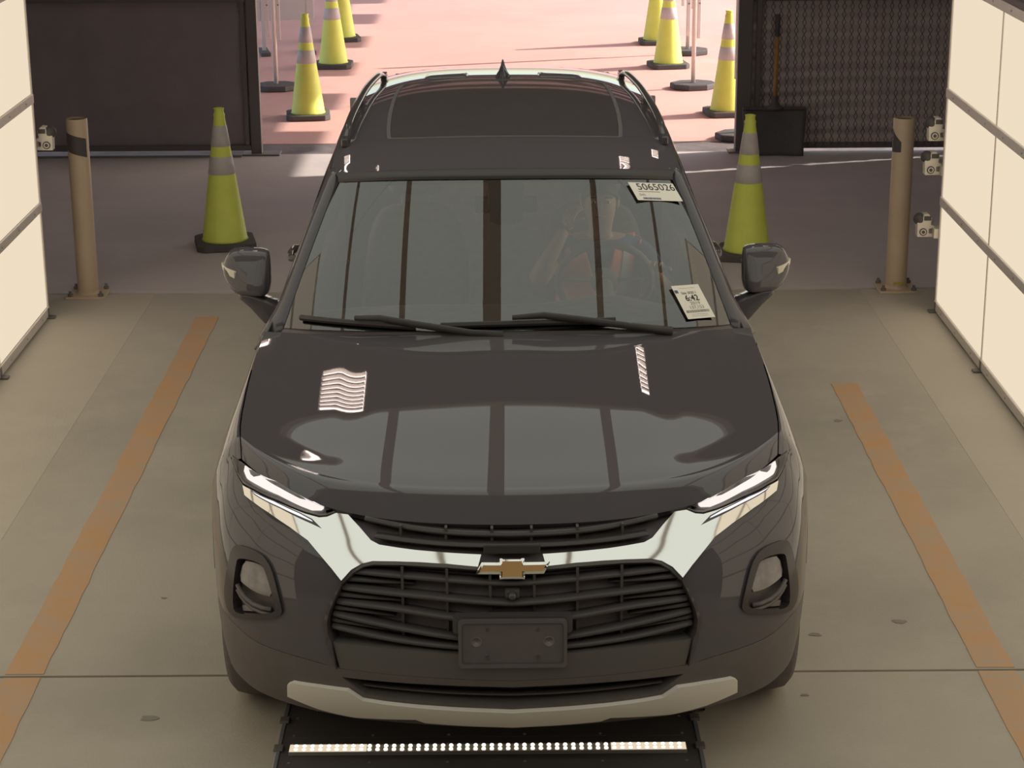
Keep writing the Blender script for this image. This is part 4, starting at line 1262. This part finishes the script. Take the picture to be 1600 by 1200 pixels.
# inside mirror and its sensor housing behind the glass
MB().box((-.12,2.13,1.41), (.12,2.165,1.475)).build('inside_mirror', M_gloss, car, bevel=.012)
MB().tube([(0,2.15,1.46),(0,2.10,1.52)], .012, 8).build('mirror_stalk', M_gloss, car)
fix_normals(MB().loft([[(-.055,1.955,1.425),(.055,1.955,1.425),(.055,1.99,1.40),(-.055,1.99,1.40)],[(-.075,2.08,1.515),(.075,2.08,1.515),(.075,2.12,1.49),(-.075,2.12,1.49)]]).build('sensor_housing', M_cabin, car, bevel=.01))

# ================================================================== the driver
M_skin = mat('skin', (.55,.36,.24), .55, vary=(.48,.30,.19), scale=20)
M_hair = mat('dark_hair', (.035,.024,.018), .6)
M_shirt = mat('blue_shirt', (.10,.14,.30), .85)
M_vest = mat('orange_vest', (1.0,.27,.13), .7)
M_grey_tape = mat('vest_tape', (.42,.46,.46), .4)
M_trouser = mat('dark_trousers', (.06,.06,.08), .9)
M_eye = mat('eye_white', (.8,.78,.75), .3)
M_iris = mat('eye_dark', (.03,.02,.02), .2)
M_lip = mat('lips', (.42,.18,.14), .5)

def skin_mesh(name, joints, edges, m, parent=None, root=0, sub=2):
    me = bpy.data.meshes.new(name)
    me.from_pydata([j[:3] for j in joints], edges, [])
    me.materials.append(m)
    o = new_obj(name, me, parent)
    md = o.modifiers.new('skin', 'SKIN'); md.use_smooth_shade = True
    for i, j in enumerate(joints):
        r = j[3]; sv = me.skin_vertices[0].data[i]
        sv.radius = r if isinstance(r, tuple) else (r, r)
        sv.use_root = (i == root)
    s = o.modifiers.new('sub', 'SUBSURF'); s.levels = sub; s.render_levels = sub
    return o

def finger_chain(j, e, base, p, d, up, ln, rad, curl):
    """adds a bent finger of three segments to the skeleton lists"""
    prev = base; q = Vector(p); d = Vector(d).normalized(); up = Vector(up).normalized()
    for k, f in enumerate((.0,.45,.30,.25)):
        if k:
            d = (d*math.cos(R(curl))+up*math.sin(R(curl))).normalized()
            up = (up-d*up.dot(d)).normalized()
            q = q+d*ln*f
        j.append((*q, rad*(1-.10*k))); e.append((prev, len(j)-1)); prev = len(j)-1

J = [(.40,2.84,.72,(.135,.10)), (.40,2.90,.86,(.125,.095)), (.40,2.95,1.0,(.135,.10)), (.402,2.965,1.075,(.12,.08)),     # pelvis .. chest
     (.405,2.955,1.125,.052), (.408,2.935,1.17,.050), (.405,2.925,1.225,(.066,.075)), (.403,2.93,1.285,(.076,.092)), (.403,2.94,1.335,(.068,.082)),  # neck, head
     (.285,2.975,1.065,.060), (.215,2.965,1.045,.056), (.135,2.78,.975,.046), (.17,2.765,1.05,.038), (.235,2.79,1.165,.027), (.252,2.80,1.195,(.032,.018)),   # right arm
     (.525,2.975,1.065,.060), (.595,2.96,1.045,.056), (.675,2.74,.935,.046), (.650,2.62,.99,.038), (.615,2.49,1.065,.027), (.605,2.462,1.09,(.032,.018)),    # left arm
     (.31,2.78,.70,.085), (.29,2.42,.76,.072), (.28,2.25,.62,.055), (.28,2.12,.50,.040), (.28,2.02,.485,.036),     # legs
     (.49,2.78,.70,.085), (.51,2.42,.76,.072), (.52,2.25,.62,.055), (.52,2.12,.50,.040), (.52,2.02,.485,.036)]
E_ = [(0,1),(1,2),(2,3),(3,4),(4,5),(5,6),(6,7),(7,8),(3,9),(9,10),(10,11),(11,12),(12,13),(13,14),
      (3,15),(15,16),(16,17),(17,18),(18,19),(19,20),(0,21),(21,22),(22,23),(23,24),(24,25),(0,26),(26,27),(27,28),(28,29),(29,30)]
person = skin_mesh('person', J, E_, M_skin)
person.location = car.location; person.rotation_euler = car.rotation_euler
tag(person, 'driver in orange safety vest behind the steering wheel, one hand raised to the face', 'person')
# hands: separate fingers rooted in the palm
def hand(p, d, up, side):
    d = Vector(d).normalized(); up = Vector(up).normalized(); sd = d.cross(up).normalized()*side
    p = Vector(p)
    j = [(*p, .020)]; e = []
    kn = []
    for k, (o, ln) in enumerate(((-.030,.062),(-.010,.074),(.011,.070),(.030,.055))):
        q = p+d*.055+sd*o
        j.append((*(p+d*.02+sd*o*.8), .012)); e.append((0, len(j)-1))
        finger_chain(j, e, len(j)-1, q, d, up, ln, .0088, 26)
    j.append((*(p+d*.012-sd*.028), .013)); e.append((0, len(j)-1))
    finger_chain(j, e, len(j)-1, p+d*.03-sd*.045, (d*.7-sd*.7), up, .055, .0095, 20)
    return skin_mesh('hand', j, e, M_skin, person, sub=1)
hand((.255,2.80,1.195), (.25,.15,.9), (.8,.5,-.1), 1)
hand((.604,2.458,1.093), (-.12,-.62,.75), (-.2,-.6,-.6), -1)
# face
def ball(c, r, n=12):
    return MB().lathe([(max(.0005, r[0]*math.sin(math.pi*i/n)), -r[0]*math.cos(math.pi*i/n)) for i in range(n+1)], 16, Matrix.Translation(c) @ Matrix.Diagonal((1, r[1]/r[0], r[2]/r[0], 1)))
hc = Vector((.404,2.93,1.275))
fix_normals(MB().loft([[(hc.x+w*a, hc.y+y, hc.z+z+w*.3*b) for a, b in ((-1,-.6),(-.5,.6),(.5,.6),(1,-.6),(0,-1))] for y, z, w in ((-.085,.03,.006),(-.096,.008,.010),(-.108,-.014,.017),(-.094,-.022,.012))]).build('nose', M_skin, person, smooth=True, sub=1))
for sx in (-.031,.031):
    e = ball((hc.x+sx,hc.y-.080,hc.z+.020), (.010,.008,.007)).build('eye', M_eye, person, smooth=True)
    ball((hc.x+sx,hc.y-.087,hc.z+.020), (.005,.003,.005)).build('iris', M_iris, e, smooth=True)
    MB().tube([(hc.x+sx-.016,hc.y-.085,hc.z+.038),(hc.x+sx,hc.y-.091,hc.z+.043),(hc.x+sx+.016,hc.y-.085,hc.z+.038)], .0035, 6).build('eyebrow', M_hair, person)
    ear = ball((hc.x+sx*2.42,hc.y+.005,hc.z+.005), (.009,.020,.032)).build('ear', M_skin, person, smooth=True)
MB().tube([(hc.x-.024,hc.y-.083,hc.z-.042),(hc.x,hc.y-.092,hc.z-.040),(hc.x+.024,hc.y-.083,hc.z-.042)], [.003,.006,.003], 8).build('mouth', M_lip, person, smooth=True)
def hairf(u, v):
    a = 2*math.pi*u; e = v*math.pi*.5
    r = Vector((.083*math.cos(e)*math.cos(a), .101*math.cos(e)*math.sin(a), .092*math.sin(e)))
    front = max(0, -math.sin(a))
    z = r.z+.045*front*(1-v)-.02*(1-front)*(1-v)
    return (hc.x+r.x, hc.y+.008+r.y*(1-.0*front), hc.z+.022+z)
MB().grid(hairf, 28, 10).build('hair', M_hair, person, smooth=True)
# shirt (torso and upper arms), vest panels, trousers
shirt = skin_mesh('shirt', [(.40,2.84,.74,(.146,.112)),(.40,2.90,.86,(.136,.106)),(.40,2.95,1.0,(.146,.112)),(.402,2.965,1.078,(.128,.088)),(.404,2.96,1.105,.060),
                   (.285,2.975,1.066,.066),(.215,2.965,1.046,.064),(.175,2.87,1.01,.062),(.525,2.975,1.066,.066),(.595,2.96,1.046,.064),(.665,2.76,.945,.055),(.66,2.67,.965,.05)],
                  [(0,1),(1,2),(2,3),(3,4),(3,5),(5,6),(6,7),(3,8),(8,9),(9,10),(10,11)], M_shirt, person)
skin_mesh('trousers', [(.40,2.84,.71,(.145,.11)),(.31,2.78,.70,.095),(.29,2.42,.76,.082),(.28,2.25,.62,.066),(.28,2.12,.52,.055),(.49,2.78,.70,.095),(.51,2.42,.76,.082),(.52,2.25,.62,.066),(.52,2.12,.52,.055)],
          [(0,1),(1,2),(2,3),(3,4),(0,5),(5,6),(6,7),(7,8)], M_trouser, person)
def vest_front(sg):
    def fn(u, v):
        z = .80+.325*v
        xi = .012+.06*max(0, (v-.35))/.65; xo = .178-.02*v
        x = xi+(xo-xi)*u
        y = 2.775+.095*v-.0+ .10*(x/.18)**2 - (.012 if v < .8 else 0)+ max(0, v-.85)*.55
        return (.402+sg*x, y, z)
    return fn
for sg in (1,-1):
    v_ = MB().grid(vest_front(sg), 10, 14).build('vest_front', M_vest, person, smooth=True, solid=.006)
    f = vest_front(sg)
    MB().grid(lambda u, v: tuple(Vector(f(.42+.26*u, .02+.97*v))+Vector((0,-.006,0))), 4, 14).build('vest_tape', M_grey_tape, v_, smooth=True)
def vback(u, v):
    a = R(-20)+R(220)*u; z = .80+.31*v
    return (.402+.185*math.cos(a), 2.93+.035*v+.135*math.sin(a), z)
MB().grid(vback, 20, 8).build('vest_back', M_vest, person, smooth=True, solid=.006)

# ================================================================== paper labels on the windscreen
M_paper = mat('label_paper', (.95,.90,.80), .6)
M_ink = mat('label_ink', (.035,.03,.03), .7)
M_ink_l = mat('label_ink_light', (.30,.28,.26), .7)
M_ink_b = mat('label_ink_blue', (.10,.14,.30), .7)
def glass_frame(a, t, lift=.004):
    p = Vector(S_glass(a, t)); e = .01
    du = (Vector(S_glass(a+e, t))-Vector(S_glass(a-e, t))).normalized()
    dv = (Vector(S_glass(a, t+e))-Vector(S_glass(a, t-e)))
    n = du.cross(dv).normalized(); dv = n.cross(du).normalized()
    return p+n*lift, du, dv, n
def text_part(s, size, x, y, m, parent, z=.0008, sx=1., bold=0.):
    cu = bpy.data.curves.new('t', 'FONT'); cu.body = s; cu.size = size; cu.align_x = 'CENTER'; cu.align_y = 'CENTER'
    cu.resolution_u = 3; cu.offset = bold
    tmp = bpy.data.objects.new('t', cu); COL.objects.link(tmp)
    dg = bpy.context.evaluated_depsgraph_get()
    me = bpy.data.meshes.new_from_object(tmp.evaluated_get(dg))
    bpy.data.objects.remove(tmp); bpy.data.curves.remove(cu)
    me.materials.clear(); me.materials.append(m)
    o = new_obj('printed_text', me, parent); o.location = (x, y, z); o.scale = (sx, 1, 1)
    return o
def bars(x0, x1, y0, y1, m, parent, seed):
    r = random.Random(seed); mb = MB(); x = x0
    while x < x1:
        w = r.choice((.0007,.0011,.0016)); mb.add([(x,y0,.0008),(x+w,y0,.0008),(x+w,y1,.0008),(x,y1,.0008)], [(0,1,2,3)]); x += w+r.choice((.0007,.001,.0016))
    return mb.build('barcode', m, parent)
def paper(name, corners, label):
    """corners: (a, t) on the glass, order: lower left, lower right, upper right, upper left"""
    P = [glass_frame(a, t)[0] for a, t in corners]
    c = sum(P, Vector())/4
    du = ((P[1]-P[0])+(P[2]-P[3])).normalized()
    dv = ((P[3]-P[0])+(P[2]-P[1])); n = du.cross(dv).normalized(); dv = n.cross(du)
    W = ((P[1]-P[0]).length+(P[2]-P[3]).length)/2; H = ((P[3]-P[0]).length+(P[2]-P[1]).length)/2
    M = Matrix((du, dv, n)).transposed().to_4x4(); M.translation = c+n*.006
    t = empty(name); t.matrix_world = car_mtx @ M
    tag(t, label, 'label', 'paper labels on the windscreen')
    MB().prism([(-W/2,-H/2),(W/2,-H/2),(W/2,H/2),(-W/2,H/2)], -.0008, 0).build('paper_sheet', M_paper, t)
    return t, W, H
car_mtx = Matrix.Translation(car.location) @ Matrix.Rotation(R(.3), 4, 'Z')
t, W, H = paper('lot_label', [(.706,.7888),(.9561,.7784),(.9844,.9036),(.7081,.9009)], 'white paper label printed 5065026 at the upper right of the windscreen')
text_part('5065026', H*.52, W*.06, H*.24, M_ink, t, sx=1.02)
text_part('DVI:', H*.17, -W*.33, -H*.20, M_ink_l, t)
MB().add([(-W*.38,-H*.03,.0008),(W*.1,-H*.03,.0008),(W*.1,-H*.005,.0008),(-W*.38,-H*.005,.0008)], [(0,1,2,3)]).build('rule', M_ink_l, t)
bars(-W*.36, W*.03, -H*.45, -H*.34, M_ink_b, t, 3)
t2, W, H = paper('sale_label', [(.7863,.0376),(.9145,.0398),(.9009,.2391),(.765,.2298)], 'white paper label printed 6:42 at the lower right of the windscreen')
text_part('Sale 2020 1', H*.105, 0, H*.26, M_ink, t2, sx=.95)
text_part('6:42', H*.245, W*.02, H*.10, M_ink, t2, sx=.98, bold=.0006)
text_part('2019', H*.13, W*.04, -H*.055, M_ink_l, t2, sx=1.2)
text_part('137,153', H*.13, W*.02, -H*.175, M_ink_l, t2, sx=1.1)
bars(-W*.42, W*.42, -H*.325, -H*.25, M_ink_l, t2, 5)
for yy in (.40,-.38,-.43):
    MB().add([(-W*.3,H*yy,.0008),(W*.3,H*yy,.0008),(W*.3,H*yy+.001,.0008),(-W*.3,H*yy+.001,.0008)], [(0,1,2,3)]).build('rule', M_ink_l, t2)
MB().add([(-W*.48,H*.27,.0008),(-W*.36,H*.27,.0008),(-W*.36,H*.36,.0008),(-W*.48,H*.36,.0008)], [(0,1,2,3)]).build('blue_mark', M_ink_b, t2)
